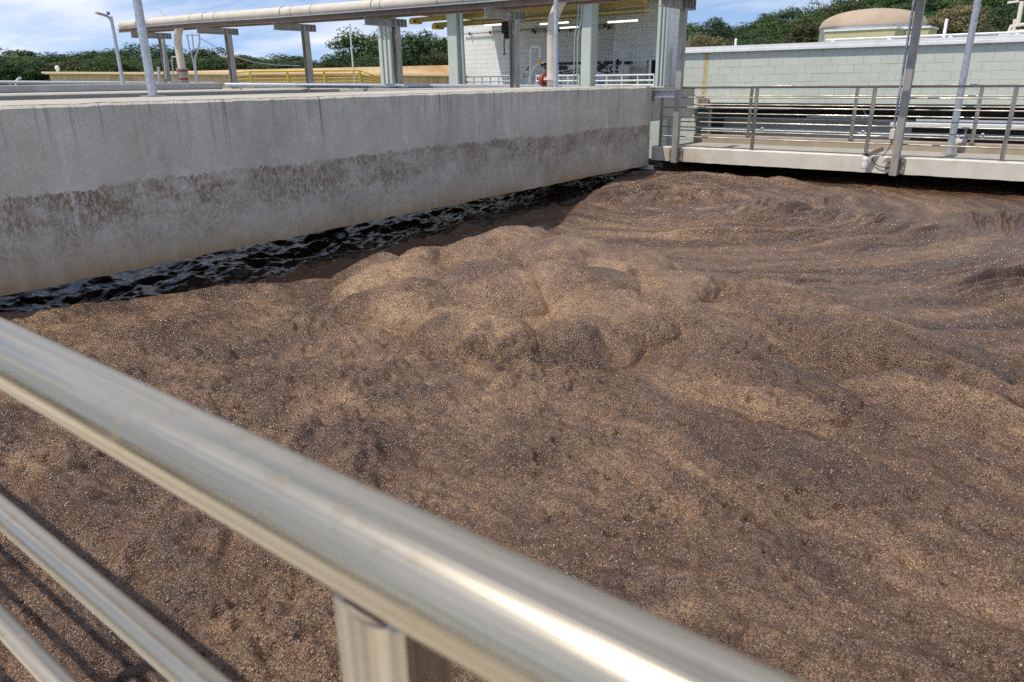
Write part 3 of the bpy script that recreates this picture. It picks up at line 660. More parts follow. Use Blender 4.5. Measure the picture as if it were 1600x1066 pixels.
# near railing: the camera leans over it
NY, NZ = 0.172, 1.473
nr = Thing('near_railing', (-0.2, NY, 0.45), 'blurred stainless steel railing in the foreground', 'railing')
def near_tube(x0, x1, z, r, n, name):
    xs = np.linspace(x0, x1, 90); pts = [(x, NY, z + 0.0006*math.sin(x*7)) for x in xs]
    return nr.part(MB().tube(pts, r, n), name, M['steel'])
near_tube(-9.0, 3.5, NZ, 0.0228, 40, 'top_rail')
for i in range(1, 6): near_tube(-9.0, 3.5, NZ - 0.184*i, 0.0115, 24, 'mid_rail')
for x in (-6.35, -4.30, -2.25, -0.20, 1.85, 3.4):
    po = nr.part(mbx((x-0.0215, NY-0.016, 0.42), (x+0.0215, NY+0.016, NZ-0.0175), 0.003), 'post', M['steel_post'])
    wd = MB(); ring_ = [(x + 0.0225*math.cos(a), NY + 0.017*math.sin(a), NZ-0.0205) for a in np.linspace(0, 2*math.pi, 20)]
    nr.part(wd.tube(ring_, 0.0022, 6, False), 'weld_bead', M['rust_plate'], po)
nd = Thing('near_walkway', (0, -0.6, -1.0), 'concrete walkway under the foreground railing', 'walkway')
nd.part(mbx((-12, -1.7, 0.18), (12, 0.23, 0.42), 0.01), 'deck', M['beam'])
for x in (-9, -3, 3, 9): nd.part(mbx((x, -1.4, -1.0), (x+0.3, -0.2, 0.179)), 'pier', M['dark_con'])
# far railings, one on either side of the walkway
def far_railing(name, y, x0, x1, posts, ztop, zbase, mids, label):
    t = Thing(name, (x0, y, zbase), label, 'railing')
    t.part(MB().tube([(x0, y, ztop), (x1, y, ztop)], 0.021, 12), 'top_rail', M['steel_far'])
    for z in mids: t.part(MB().tube([(x0, y, z), (x1, y, z)], 0.0115, 10), 'mid_rail', M['steel_far'])
    for x in posts:
        p_ = t.part(mbx((x-0.030, y-0.012, zbase), (x+0.030, y+0.012, ztop-0.015), 0.002), 'post', M['steel_post'])
        t.part(mbx((x-0.045, y-0.035, zbase-0.001), (x+0.045, y+0.035, zbase+0.008)), 'foot_plate', M['rust_plate'], p_)
    return t
ZT = 1.50
far_railing('walkway_railing', DY+0.06, -6.42, 12, [-6.44, -4.67, -2.80, -0.94, 0.92, 2.78, 4.64, 6.5, 8.4, 10.3, 12], ZT, DZ, [ZT-0.172*i for i in range(1, 6)], 'stainless railing on the near edge of the far walkway')
far_railing('walkway_railing', DY2+0.12, -7.0, 12, [-7.0, -5.42, -3.48, -1.55, 0.38, 2.31, 4.24, 6.17, 8.1, 10.0, 12], 1.49, 0.56, [1.49-0.172*i for i in range(1, 6)], 'stainless railing on the rear edge of the far walkway')
# electric conduit running behind the rear railing, with fittings
cdt = Thing('wall_conduit', (-6, DY2+0.24, 0.6), 'thin grey conduit with pale junction fittings running behind the rear walkway railing', 'conduit')
cdt.part(MB().tube([(-6.5, DY2+0.22, 0.665), (12, DY2+0.22, 0.665)], 0.019, 10), 'conduit_pipe', M['galv'])
px = at(1497, 221, 1, DY2+0.2); cdt.part(mbx((px.x-0.12, DY2+0.17, px.z-0.035), (px.x+0.13, DY2+0.25, px.z+0.035), 0.012), 'junction_fitting', M['white_pipe'])
cdt.part(MB().tube([(px.x, DY2+0.21, px.z+0.03), (px.x, DY2+0.21, px.z+0.10)], [0.035, 0.018], 10), 'fitting_cap', M['white_pipe'])
for xx in (at(1533, 222, 1, DY2+0.2).x, at(1190, 207, 1, DY2+0.2).x, at(1347, 214, 1, DY2+0.2).x):
    cdt.part(mbx((xx-0.02, DY2+0.185, 0.62), (xx+0.02, DY2+0.255, 0.72), 0.006), 'conduit_clip', M['white_pipe'])

# ------------------------------------------------------------------ pipe rack and process pipe
RX = [-2.33, -6.07, -9.85, -13.31, -16.64, -20.12, -23.78]
RZ = [2.77, 2.80, 2.83, 2.87, 2.92, 2.99, 3.03]             # underside of the cross beams
rack = Thing('pipe_rack', (-12, DY, 1.5), 'weathered steel pipe rack with T-shaped supports crossing the background', 'pipe rack')
def col_mesh(x, y, z0, z1, s):
    w = MB(); t = 0.010; h = s/2                               # H-section column
    w.box((x-h, y-h, z0), (x-h+t, y+h, z1)); w.box((x+h-t, y-h, z0), (x+h, y+h, z1)); w.box((x-h+t, y-t/2, z0), (x+h-t, y+t/2, z1)); return w
for i, (x, z) in enumerate(zip(RX, RZ)):
    front = i < 2; y = DY - 0.052 if front else DY
    z0 = BZ - 0.02 if front else 1.50
    s = 0.11 if front else 0.15
    if front: cobj = rack.part(mbx((x-s/2, y-s/2+0.0, z0), (x+s/2, y+s/2-0.006, z), 0.006), 'column', M['rack_steel'])
    else: cobj = rack.part(col_mesh(x, y, z0, z, s), 'column', M['rack_steel'])
    if front:
        for sg in (-1, 1):
            xa, xb = sorted((x + sg*(s/2+0.003), x + sg*(s/2+0.082)))
            pl = rack.part(mbx((xa, DY-0.022, BZ+0.005), (xb, DY-0.009, BZ+0.245), 0.002), 'base_plate', M['rust_plate'], cobj)
            for bz in (BZ+0.04, BZ+0.20): rack.part(MB().tube([((xa+xb)/2, DY-0.045, bz), ((xa+xb)/2, DY-0.02, bz)], 0.013, 6), 'anchor_bolt', M['bolt'], cobj)
    else:
        rack.part(mbx((x-0.14, y-0.14, z0), (x+0.14, y+0.14, z0+0.015)), 'base_plate', M['rust_plate'], cobj)
    # cross beam, an I-section lying along Y with stiffeners over the column
    w = MB(); ya, yb = DY-0.94, DY+0.32; hh = 0.17; t = 0.012; hw = 0.06
    w.box((x-hw, ya, z), (x+hw, yb, z+t)); w.box((x-hw, ya, z+hh-t), (x+hw, yb, z+hh)); w.box((x-t/2, ya, z+t), (x+t/2, yb, z+hh-t))
    for yy in (DY-0.08, DY+0.08, DY+0.2, yb-0.012): w.box((x+t/2, yy, z+t), (x+hw-0.004, yy+0.01, z+hh-t)); w.box((x-hw+0.004, yy, z+t), (x-t/2, yy+0.01, z+hh-t))
    rack.part(w, 'cross_beam', M['rack_steel'])
def zr(x): return float(np.interp(-x, [-v for v in RX], RZ))
def long_beam(y, name):
    w = MB(); pts = [(6.0, 2.70)] + list(zip(RX, RZ)) + [(-24.6, 3.04)]
    for (xa, za), (xb, zb) in zip(pts[:-1], pts[1:]):
        for (w_, h_, oz) in ((0.11, 0.012, 0.177), (0.012, 0.070, 0.218), (0.11, 0.012, 0.259)):
            w.bar((xa, y, za+oz), (xb, y, zb+oz), w_, h_)
    return rack.part(w, name, M['rack_under'])
long_beam(DY-0.30, 'long_beam'); long_beam(DY-0.88, 'long_beam')
PY, PR = DY-0.60, 0.135
def zp(x): return zr(x) + 0.268 + PR
pp = Thing('process_pipe', (-12, PY, 3.2), 'large cream process pipe lying along the steel pipe rack', 'pipe')
pts = [(6.0, PY, 2.70+0.268+PR)] + [(x, PY, zp(x)) for x in RX] + [(-24.9, PY, zp(-24.5))]
pp.part(MB().tube(pts, PR, 28), 'main_pipe', M['pipe'])
for pxl in (234, 302, 340, 461, 492, 601, 690, 730):
    q = at(pxl, 30, 1, PY); x = q.x
    pp.part(MB().tube([(x-0.012, PY, zp(x)), (x+0.012, PY, zp(x))], PR+0.006, 28), 'joint_band', M['rack_steel'])
for x in RX:
    pp.part(MB().tube([(x, PY + (PR+0.012)*math.cos(a), zp(x) + (PR+0.012)*math.sin(a)) for a in np.linspace(math.pi*1.1, -math.pi*0.1, 14)], 0.008, 6), 'pipe_clamp', M['bolt'])
# side steel tray/plate that hides the rack between beams
sk = Thing('rack_tray', (-12, DY-0.9, 3.1), 'narrow steel cable tray along the near side of the pipe rack', 'cable tray')
w = MB()
for (xa, za), (xb, zb) in zip(list(zip(RX, RZ))[:-1], list(zip(RX, RZ))[1:]):
    w.bar((xa, DY-0.97, za+0.275), (xb, DY-0.97, zb+0.275), 0.06, 0.018)
sk.part(w, 'tray', M['galv'])
def down_pipe(name, x, ztop, zbot, yoff, label, red_at, r=0.11):
    t = Thing(name, (x, PY, zbot), label, 'pipe')
    y0 = PY
    pts = []; zc_ = zp(x); R = 0.42
    # leaves the main pipe sideways-down, then bends to vertical
    pts = [(x+0.30, y0, zc_-0.02), (x+0.20, y0-0.01, zc_-0.16), (x+0.09, y0-0.02, zc_-0.33), (x+0.03, y0-0.025, zc_-0.46), (x+0.006, y0-0.03, zc_-0.58), (x, y0-0.03, zc_-0.72), (x, y0-0.03, zbot)]
    t.part(MB().tube(pts, r, 22), 'elbow_pipe', M['pipe'])
    t.part(MB().tube([(x, y0-0.03, zc_-0.74), (x, y0-0.03, zc_-0.715)], r+0.008, 22), 'weld_band', M['pipe'])
    return t
xd1 = at(283, 90, 1, PY).x
d1 = down_pipe('down_pipe', xd1, 3.1, 1.69, 0, 'cream down pipe with two red flanges below the rack end', None)
for zz, mm, r_, hh in ((2.03, 'red', 0.16, 0.05), (1.975, 'bolt', 0.165, 0.03), (1.90, 'bolt', 0.12, 0.06), (1.80, 'red', 0.15, 0.05), (1.755, 'bolt', 0.155, 0.025), (2.085, 'bolt', 0.165, 0.025), (1.70, 'bolt', 0.15, 0.03)):
    fl = d1.part(MB().tube([(xd1, PY-0.03, zz), (xd1, PY-0.03, zz+hh)], r_, 22), 'flange', M[mm])
for a in range(12):
    an = a*math.pi/6
    d1.part(MB().tube([(xd1+0.145*math.cos(an), PY-0.03+0.145*math.sin(an), 1.955), (xd1+0.145*math.cos(an), PY-0.03+0.145*math.sin(an), 2.13)], 0.010, 6), 'flange_bolt', M['bolt'])
xd2 = at(864, 90, 1, PY).x
d2 = down_pipe('down_pipe', xd2, 3.0, 1.50, 0, 'cream down pipe bending off the rack beside a galvanised pole', None, 0.10)
d2.part(MB().tube([(xd2, PY-0.03, 1.66), (xd2, PY-0.03, 1.70)], 0.16, 22), 'flange', M['pipe'])
d2.part(MB().tube([(xd2, PY-0.03, 1.50), (xd2, PY-0.03, 1.54)], 0.16, 22), 'flange', M['bolt'])
vq = at(851, 125, 1, PY); vv_ = Thing('red_valve', (vq.x, PY, 1.5), 'red handwheel valve beside the second down pipe', 'valve')
vv_.part(MB().tube([(vq.x-0.05, PY-0.02, vq.z), (vq.x+0.02, PY-0.02, vq.z)], 0.115, 20), 'valve_flange', M['red'])
vv_.part(MB().tube([(vq.x+0.02, PY-0.02, vq.z), (xd2-0.04, PY-0.02, vq.z)], 0.075, 16), 'valve_body', M['red'])
vv_.part(mbx((vq.x+0.03, PY-0.12, vq.z-0.17), (xd2-0.06, PY+0.08, vq.z-0.09), 0.01), 'valve_base', M['black'])

# small conduits hanging off the rack, drop conduits by the first down pipe
cc = Thing('drop_conduit', (xd1+0.6, PY, 1.69), 'pair of thin grey conduits dropping from the rack beside the red flanged pipe', 'conduit')
def pxpath(pts, y): return [tuple(at(a, b, 1, y)) for a, b in pts]
cc.part(MB().tube(pxpath([(292, 55), (296, 75), (302, 95), (307, 129)], PY), 0.020, 8), 'conduit', M['galv'])
cc.part(MB().tube(pxpath([(311, 54), (312, 66), (309, 78), (305, 92), (306, 108), (310, 131)], PY), 0.022, 8), 'conduit', M['galv'])
cc.part(MB().tube(pxpath([(300, 52), (301, 62), (303, 80)], PY), 0.018, 8), 'conduit', M['galv'])
cc.part(MB().tube(pxpath([(291, 55), (312, 55)], PY), 0.018, 8), 'crossbar', M['rack_steel'])
sp = Thing('sample_pipe', (xd1-0.4, PY, 1.69), 'small hooked sample pipe left of the red flanges', 'pipe')
sp.part(MB().tube(pxpath([(276, 89), (269, 89), (268.5, 95), (270, 108), (272, 129)], PY-0.1), 0.020, 8), 'pipe_run', M['galv'])
for (a, b, c_, r_) in ((247.5, 105, 130, .045), (254, 62, 124, .030)):
    o = Thing('rack_standpipe', at(a, c_, 1, PY), 'grey standpipe beside the end column of the pipe rack, %s one' % ('short thick' if r_ > .04 else 'tall thin'), 'pipe')
    o.part(MB().tube(pxpath([(a, b), (a + (c_-b)*0.09, c_)], PY), r_, 12), 'pipe_run', M['galv'])
vt = Thing('vent_rod', at(262, 45, 1, PY), 'thin bent metal rods standing on top of the cream pipe', 'rod')
vt.part(MB().tube(pxpath([(266.5, 46), (265, 28), (266, 27), (290, 29), (296, 31)], PY), 0.014, 6), 'rod', M['rack_steel'])
vt.part(MB().tube(pxpath([(249, 17), (256, 22), (262, 29), (265, 34)], PY), 0.014, 6), 'rod', M['rack_steel'])
hc = Thing('sagging_cable', at(360, 60, 1, DY), 'thin blue-grey cable sagging from the rack towards the yellow railing', 'cable')
hc.part(MB().tube([tuple(at(a, b, 1, DY + 0.02*(a-313))) for a, b in ((313, 60), (340, 75), (365, 88), (395, 97), (430, 102), (470, 103))], 0.012, 6), 'cable_run', M['galv'])
hc2 = Thing('stay_cable', at(600, 55, 1, DY), 'straight dark stay cable left of the fourth rack column', 'cable')
hc2.part(MB().tube(pxpath([(616, 44), (584, 64)], DY), 0.012, 6), 'cable_run', M['rack_steel'])

# ------------------------------------------------------------------ poles
def pole(name, base, top, r0, r1, label, mat='galv', plate=True):
    base = Vector(base); t = Thing(name, base, label, 'pole')
    t.part(MB().tube([base, base + (Vector(top)-base)*0.5, top], [r0, (r0+r1)/2, r1], 20), 'shaft', M[mat])
    if plate: t.part(mbx((base.x-r0*2, base.y-r0*2, base.z), (base.x+r0*2, base.y+r0*2, base.z+0.012)), 'base_plate', M['bolt'])
    return t
pb = at(239.5, 151.5, 0, -8.75); pb.z = WT+0.01
pole('galvanised_pole', pb, (pb.x, pb.y, 6.0), 0.050, 0.040, 'thick galvanised pole rising from the tank wall top on the left')
pb = at(868, 137, 0, -7.9); pb.z = WT+0.01
pole('galvanised_pole', pb, (pb.x, pb.y, 6.0), 0.043, 0.037, 'galvanised pole in front of the second cream down pipe')
pb = at(1486, 226, 1, DY2-0.15); pb.z = 0.402
pole('galvanised_pole', pb, (pb.x, pb.y, 5.5), 0.056, 0.046, 'galvanised lamp pole standing on the far walkway deck')
# street lamp behind
lb = at(192.5, 132, 0, -21.0); lt = at(176, 26, 0, -21.0); lb.z = 1.686
lp = Thing('street_lamp', lb, 'grey street lamp with a single tilted head on the left', 'street lamp')
lp.part(MB().tube([lb, (lb.x, lb.y, lt.z)], [0.050, 0.040], 14), 'shaft', M['galv'])
la = at(167, 25, 0, -21.0); le = at(150, 20, 0, -21.0)
lp.part(MB().tube([(lb.x, lb.y, lt.z-0.12), (lb.x, lb.y-0.10, lt.z+0.01), tuple(la)], 0.030, 10), 'arm', M['galv'])
lp.part(MB().bar(la, le, 0.12, 0.045), 'lamp_head', M['rack_steel'])
lp.part(MB().tube([tuple(Vector(la)+Vector((0, 0.05, 0.03))), tuple(Vector(la)+Vector((0, 0.05, 0.10)))], 0.04, 10), 'photocell', M['blue'])
sl = at_dist(24, 130, 30); sl.z = 1.4
s_ = Thing('path_light', sl, 'small white path light near the left edge', 'lamp')
h0 = at_dist(24, 128, 30); h1 = at_dist(29, 123, 30); h2 = at_dist(33, 121, 30)
s_.part(MB().tube([sl, h0, h1], 0.035, 8), 'stem', M['white']); s_.part(MB().bar(h1, h2, 0.16, 0.08), 'lamp_head', M['white'])
# thin pale pole and far street lamp
tb = at_dist(554, 133, 34); tb.z = 1.4; tt = at_dist(546, 37, 34)
pole('thin_pole', tb, (tb.x, tb.y, tt.z), 0.035, 0.03, 'thin pale pole in front of the yellow railing', 'white_pipe', False)
tb = at_dist(618, 133, 45); tb.z = 1.4; tt = at_dist(614, 85, 45)
t_ = Thing('far_street_lamp', tb, 'small distant street lamp with curved arm between two columns', 'street lamp')
t_.part(MB().tube([tb, (tb.x, tb.y, tt.z), tuple(at_dist(610, 80, 45))], 0.05, 8), 'shaft', M['galv'])

# ------------------------------------------------------------------ low pipes across the grass behind the slab
for (nm, a, b, dz, r_, lab) in (('ground_pipe', (0, 128.5), (335, 130.5), 27, .045, 'long grey handrail pipe in front of the ochre tank on the left'), ('ground_pipe', (352, 133), (905, 136), 19, .05, 'long grey pipe along the grass in front of the columns')):
    pa = at_dist(*a, dz); pb_ = at_dist(*b, dz)
    t_ = Thing(nm, (pa.x, pa.y, 1.4), lab, 'pipe'); t_.part(MB().tube([pa, pb_], r_, 12), 'pipe_run', M['galv'])
    for k in np.linspace(0.04, 0.96, 6):
        q = Vector(pa).lerp(Vector(pb_), k); t_.part(MB().tube([(q.x, q.y, 1.4), tuple(q)], 0.03, 8), 'prop', M['galv'])

# ------------------------------------------------------------------ ochre tank and yellow bridge railing
ta = at_dist(79, 120, 54); tb = at_dist(715, 122, 36)
def tank_frame(k): return Vector((ta.x, ta.y, 0)).lerp(Vector((tb.x, tb.y, 0)), k)
zt0, zt1 = at_dist(79, 112, 54).z, at_dist(715, 114.5, 36).z
ot = Thing('ochre_tank', (tank_frame(.5).x, tank_frame(.5).y, 1.3), 'long low ochre panelled tank wall with overhanging coping in the distance', 'tank')
dirv = (tank_frame(1) - tank_frame(0)); L = dirv.length; dirv.normalize(); nrm = Vector((dirv.y, -dirv.x, 0))
NP = 54
for k in range(NP):
    a_ = tank_frame(k/NP) + dirv*0.012; b_ = tank_frame((k+1)/NP) - dirv*0.012; zt = zt0 + (zt1-zt0)*(k+.5)/NP - 0.16
    w = MB(); w.bar((a_.x, a_.y, (zt+1.2)/2), (b_.x, b_.y, (zt+1.2)/2), 0.12, zt-1.2)
    ot.part(w, 'panel', M['tank_orange'])
a_, b_ = tank_frame(0), tank_frame(1); back = -nrm if nrm.dot(Vector((-a_.x, -a_.y, 0))) > 0 else nrm
w = MB(); w.bar((a_.x+back.x*.12, a_.y+back.y*.12, 1.7), (b_.x+back.x*.12, b_.y+back.y*.12, 1.7), 0.12, (zt0-0.17-1.0)); ot.part(w, 'inner_wall', M['tank_orange'])
for oz, th, wd in ((-0.055, 0.11, 0.62), (-0.135, 0.05, 0.42)):
    w = MB(); e0 = a_ - dirv*0.3*(1 if oz > -.1 else .5); w.bar((e0.x, e0.y, zt0+oz), (b_.x, b_.y, zt1+oz), wd, th); ot.part(w, 'coping', M['tank_coping'])
q = at_dist(90, 109, 53.6); tag(MB().lathe((q.x, q.y, zt0), [(0.0, 0.0), (.09, .0), (.10, .10), (.13, .2), (.09, .3), (0, .33)], 12).build('roof_vent', M['white']), 'small white vent cap on the ochre tank coping', 'vent')
def pixel_railing(name, label, pxs, y_top, y_bot, dist, nm, mat, r, cat='railing', base_z=None):
    pa, pb_ = at_dist(pxs[0], y_top, dist), at_dist(pxs[1], y_top, dist); zb = at_dist((pxs[0]+pxs[1])/2, y_bot, dist).z
    t = Thing(name, (pa.x, pa.y, zb), label, cat); zt = (pa.z + pb_.z)/2
    for i in range(nm):
        z = zt + (zb + 0.08 - zt)*i/max(1, nm-1); t.part(MB().tube([(pa.x, pa.y, z), (pb_.x, pb_.y, z)], r*(1.25 if i == 0 else .8), 8), 'rail', M[mat])
    npost = max(3, int((Vector(pb_)-Vector(pa)).length/1.3))
    for i in range(npost+1):
        q = Vector(pa).lerp(Vector(pb_), i/npost); t.part(MB().bar((q.x, q.y, zb), (q.x, q.y, zt), r*2, r*2), 'post', M[mat])
    return t, pa, pb_, zt, zb
yr, pa, pb_, zt, zb = pixel_railing('yellow_railing', 'yellow safety railing on the small bridge in front of the ochre tank', (390, 562), 111, 131, 34, 4, 'yellow', 0.032)
for (p_, sx) in ((pa, -1), (pb_, 1)):
    dv_ = (Vector(pb_)-Vector(pa)).normalized()*sx
    for i in range(4):
        z = zt + (zb+.08-zt)*i/3; q = Vector((p_.x, p_.y, z)); e = q + dv_*0.85; e.z = z-0.30*(1-i/4.0) if sx > 0 else z-.05
        yr.part(MB().tube([q, e], 0.026, 8), 'ramp_rail', M['yellow'])
bd = tag(MB().bar((pa.x, pa.y, zb-.06), (pb_.x, pb_.y, zb-.06), 1.2, .10).build('bridge_slab', M['grey_con']), 'thin grey bridge slab under the yellow railing', 'bridge')
e0 = Vector((pa.x, pa.y, 0)).lerp(Vector((pb_.x, pb_.y, 0)), .02); e1 = Vector((pa.x, pa.y, 0)).lerp(Vector((pb_.x, pb_.y, 0)), .72)
tag(MB().bar((e0.x, e0.y, (zb-.12+1.2)/2), (e1.x, e1.y, (zb-.12+1.2)/2), .5, zb-.12-1.2).build('bridge_shade', M['dark']), 'dark block standing in for the shade below the yellow railing bridge', 'bridge_shade')  # near-black block that paints the shade under the bridge

# ------------------------------------------------------------------ open-sided machine building
bx0, bx1, by0, by1 = -22.6, -9.9, 21.0, 28.0
FZ = 1.42
bl = Thing('machine_building', ((bx0+bx1)/2, 24, FZ), 'open-sided pale building with white block walls and sage columns', 'building')
bl.part(mbx((bx0-.2, by0+.26, 1.0), (-11.2, by1+.3, FZ)), 'floor_slab', M['slab'])
xl, xm = at(724, 100, 1, by1).x, at(960, 90, 1, by1).x
bl.part(mbx((xl, by1, FZ), (xm+.3, by1+.2, 5.2)), 'back_wall', M['white_block'])
xr0 = at(960, 90, 1, 25.6).x
door0, door1 = at(1010, 100, 1, 25.6), at(1043, 118, 1, 25.6)
w = MB(); w.box((xr0, 25.6, FZ), (door0.x, 25.8, 5.2)); w.box((door1.x, 25.6, FZ), (at(1052, 60, 1, 25.6).x, 25.8, 5.2)); w.box((door0.x, 25.6, door0.z+.12), (door1.x, 25.8, 5.2)); w.box((xr0, 25.8, FZ), (xr0+.2, by1+.2, 5.2))
bl.part(w, 'inner_wall', M['white_block'])
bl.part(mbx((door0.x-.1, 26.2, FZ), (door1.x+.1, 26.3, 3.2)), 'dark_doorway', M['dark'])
bl.part(mbx((at(1052, 60, 1, 25.6).x-.2, 25.801, FZ), (at(1052, 60, 1, 25.6).x, 26.4, 5.2)), 'side_wall', M['white_block'])
def bcol(pxa, pxb, y):
    xa, xb = at(pxa, 60, 1, y).x, at(pxb, 60, 1, y).x
    c_ = bl.part(mbx((xa, y, FZ-.3 if pxa < 1000 else -1.0), (xb, y+.42, 4.25), .02), 'column', M['sage'])
    return c_, xa, xb
for (a, b) in ((590, 609), (698.5, 713.5), (908, 923.5), (1026, 1042)):
    c_, xa, xb = bcol(a, b, by0 if a < 1000 else by0-.46)
    if a in (590, 1026):
        for k in (.35, .7): bl.part(MB().tube([(xa+(xb-xa)*k, (by0 if a < 1000 else by0-.46)-.035, FZ), (xa+(xb-xa)*k, (by0 if a < 1000 else by0-.46)-.035, 4.2)], .03, 8), 'drain_pipe', M['sage'], c_)
    if a == 908:
        for k, r_ in ((-.22, .022), (-.10, .026)): bl.part(MB().tube([(xa+k, by0-.03, FZ), (xa+k, by0-.03, 2.9), (xa+k+.10, by0-.03, 3.35), (xa+k+.16, by0-.03, 4.1)], r_, 8), 'conduit', M['galv'], c_)
    if a == 698.5: bl.part(MB().tube([(xb+.22, by0+.1, FZ), (xb+.16, by0+.1, 3.95)], .06, 10), 'drain_pipe', M['galv'], c_)
bl.part(mbx((bx0+.15, by0-.35, 4.22), (-10.4, 25.6, 4.42)), 'roof_slab', M['sage'])
bl.part(mbx((bx0+.15, 25.602, 4.22), (-13.0, by1+.4, 4.42)), 'roof_slab', M['sage'])
bl.part(mbx((bx0+.1, by0-.45, 4.18), (-10.3, by0-.352, 5.6)), 'fascia', M['sage'])
bl.part(mbx((bx0+.05, by0-.44, 4.18), (bx0+.148, by1+.4, 5.6)), 'fascia', M['sage'])
# crane beams with end carriages
cr_ = Thing('crane_beams', (-16, 22.5, 3.5), 'ochre yellow overhead crane beams under the building roof', 'crane')
for (pxa, ya, pxb, yb, y, th) in ((645, 32, 1008, 22, 21.9, .15), (680, 40, 1010, 30, 23.6, .18)):
    p0, p1 = at(pxa, ya, 1, y), at(pxb, yb, 1, y); z = max(p0.z, 3.4)
    cr_.part(mbx((p0.x, y-.14, z-th/2), (p1.x, y+.14, z+th/2), .01), 'girder', M['ochre'])
    cr_.part(mbx((p0.x-.03, y-.20, z-th/2-.06), (p0.x+.32, y+.20, z-th/2+.12), .02), 'end_carriage', M['yellow'])
    cr_.part(MB().tube([(p0.x+.30, y-.24, z-th/2+.02), (p0.x+.30, y-.205, z-th/2+.02)], .05, 10), 'wheel', M['black'])
p0, p1 = at(742, 36, 1, 22.6), at(1020, 26, 1, 22.6)
tag(mbx((p0.x, 22.57, p0.z-.02), (p1.x, 22.63, p0.z+.03)).build('crane_rail', M['pipe']), 'thin cream rail running under the ochre crane beams', 'rail')
ho = Thing('chain_hoist', at(790, 50, 1, 23.0), 'black chain hoist with hanging hook under the crane beam', 'hoist')
hq = at(790, 47, 1, 23.0)
ho.part(mbx((hq.x-.14, 22.9, hq.z-.12), (hq.x+.10, 23.1, hq.z+.42), .03), 'hoist_body', M['black'])
ho.part(mbx((hq.x-.02, 22.92, hq.z-.30), (hq.x+.12, 23.08, hq.z-.1), .02), 'motor', M['black'])
hk = at(788, 82, 1, 23.0)
for dx in (-.07, -.02): ho.part(MB().tube([(hq.x+dx, 23, hq.z-.1), (hk.x+dx*.4, 23, hk.z+.1)], .012, 6), 'chain', M['black'])
ho.part(MB().tube([(hk.x, 23, hk.z+.14), (hk.x, 23, hk.z+.02), (hk.x+.05, 23, hk.z-.04), (hk.x, 23, hk.z-.09), (hk.x-.06, 23, hk.z-.05)], .022, 8), 'hook', M['black'])
for (x0, y0, x1, dist_, nm) in ((757, 40, 790, 24, 'left of the hoist'), (844, 38, 888, 24, 'behind the cream elbow'), (950, 35, 996, 23, 'brightest, near the right columns'), (963, 41.5, 1005, 26, 'lower pair on the right'), (875, 44, 903, 27, 'shorter one in the middle')):
    a, b = at(x0, y0, 1, dist_), at(x1, y0-1, 1, dist_); t_ = Thing('tube_light', a, 'white fluorescent tube light under the roof, %s' % nm, 'light', 'tube lights in the machine building')
    t_.part(mbx((a.x, dist_-.03, a.z-.025), (b.x, dist_+.03, a.z+.02), .004), 'tube', M['tube']); t_.part(mbx((a.x, dist_-.05, a.z+.022), (b.x, dist_+.05, a.z+.05)), 'fixture', M['white'])
    for k in (.2, .8): t_.part(MB().tube([(a.x+(b.x-a.x)*k, dist_, a.z+.05), (a.x+(b.x-a.x)*k, dist_, 4.22)], .008, 6), 'hanger', M['rack_steel'])
for (x0, y0, x1, y, r_, nm) in ((724, 53, 958, by1-.1, .03, 'dark conduit run along the white back wall'), (830, 50, 958, by1-.2, .02, 'upper thin conduit on the white back wall')):
    a, b = at(x0, y0, 1, y), at(x1, y0, 1, y); t_ = Thing('wall_conduit', a, nm, 'conduit'); t_.part(MB().tube([(a.x, y, a.z), (b.x, y, a.z)], r_, 8), 'conduit_pipe', M['rack_steel'])
    for k in np.linspace(.05, .95, 7): t_.part(mbx((a.x+(b.x-a.x)*k-.03, y-.04, a.z-.08), (a.x+(b.x-a.x)*k+.03, y+.05, a.z+.05)), 'bracket', M['black'])
# belt-press machine behind the railing
mp0, mp1 = at(870, 98, 1, 23.8), at(965, 133, 1, 23.8)
mc = Thing('filter_press', ((mp0.x+mp1.x)/2, 24, FZ), 'white box-shaped sludge press machine with black cables inside the building', 'machine')
zt = mp0.z
mc.part(mbx((mp0.x-.5, 23.6, FZ), (mp1.x-.2, 25.0, zt-.08), .02), 'body', M['white'])
mc.part(mbx((mp0.x-.6, 23.55, zt-.08), (mp1.x-.1, 25.05, zt), .01), 'top_frame', M['black'])
for k in (.05, .28, .51, .74, .96):
    x = mp0.x-.5 + (mp1.x-mp0.x+.3)*k; mc.part(mbx((x-.03, 23.57, FZ), (x+.03, 23.598, zt-.082)), 'panel_seam', M['rack_steel'])
for (a, b, c_, d_) in ((873, 103, 886, 109), (924, 103, 934, 109)):
    q0, q1 = at(a, b, 1, 23.55), at(c_, d_, 1, 23.55); mc.part(mbx((q0.x, 23.54, q1.z), (q1.x, 23.568, q0.z), .01), 'window', M['black'])
for pts_ in ([(873, 114), (890, 111), (904, 107)], [(877, 117), (892, 115), (905, 113)], [(926, 110), (940, 104), (950, 98)], [(926, 107), (938, 112), (952, 114)], [(846, 103), (856, 108), (866, 106)], [(826, 105), (822, 112), (818, 116)]):
    mc.part(MB().tube([tuple(at(a, b, 1, 23.5)) for a, b in pts_], .022, 8), 'cable', M['black'])
for j in range(26):
    a, b = 940 + random.random()*30, 96 + random.random()*18; q = at(a, b, 1, 23.5 + random.random()*.2); s__ = .03+.05*random.random()
    mc.part(MB().bar(q, q + Vector((random.uniform(-.2, .2), .02, random.uniform(-.12, .12))), s__, s__), 'roller_fitting', M['black' if j % 4 else 'rack_steel'])
for (a, b, r_) in ((961, 64, .05), (974.5, 69, .05)):
    q = at(a, b, 1, 23.2); mc.part(MB().tube([(q.x, 23.2, FZ), (q.x, 23.2, q.z)], r_*.75, 10), 'upright_pipe', M['galv'])
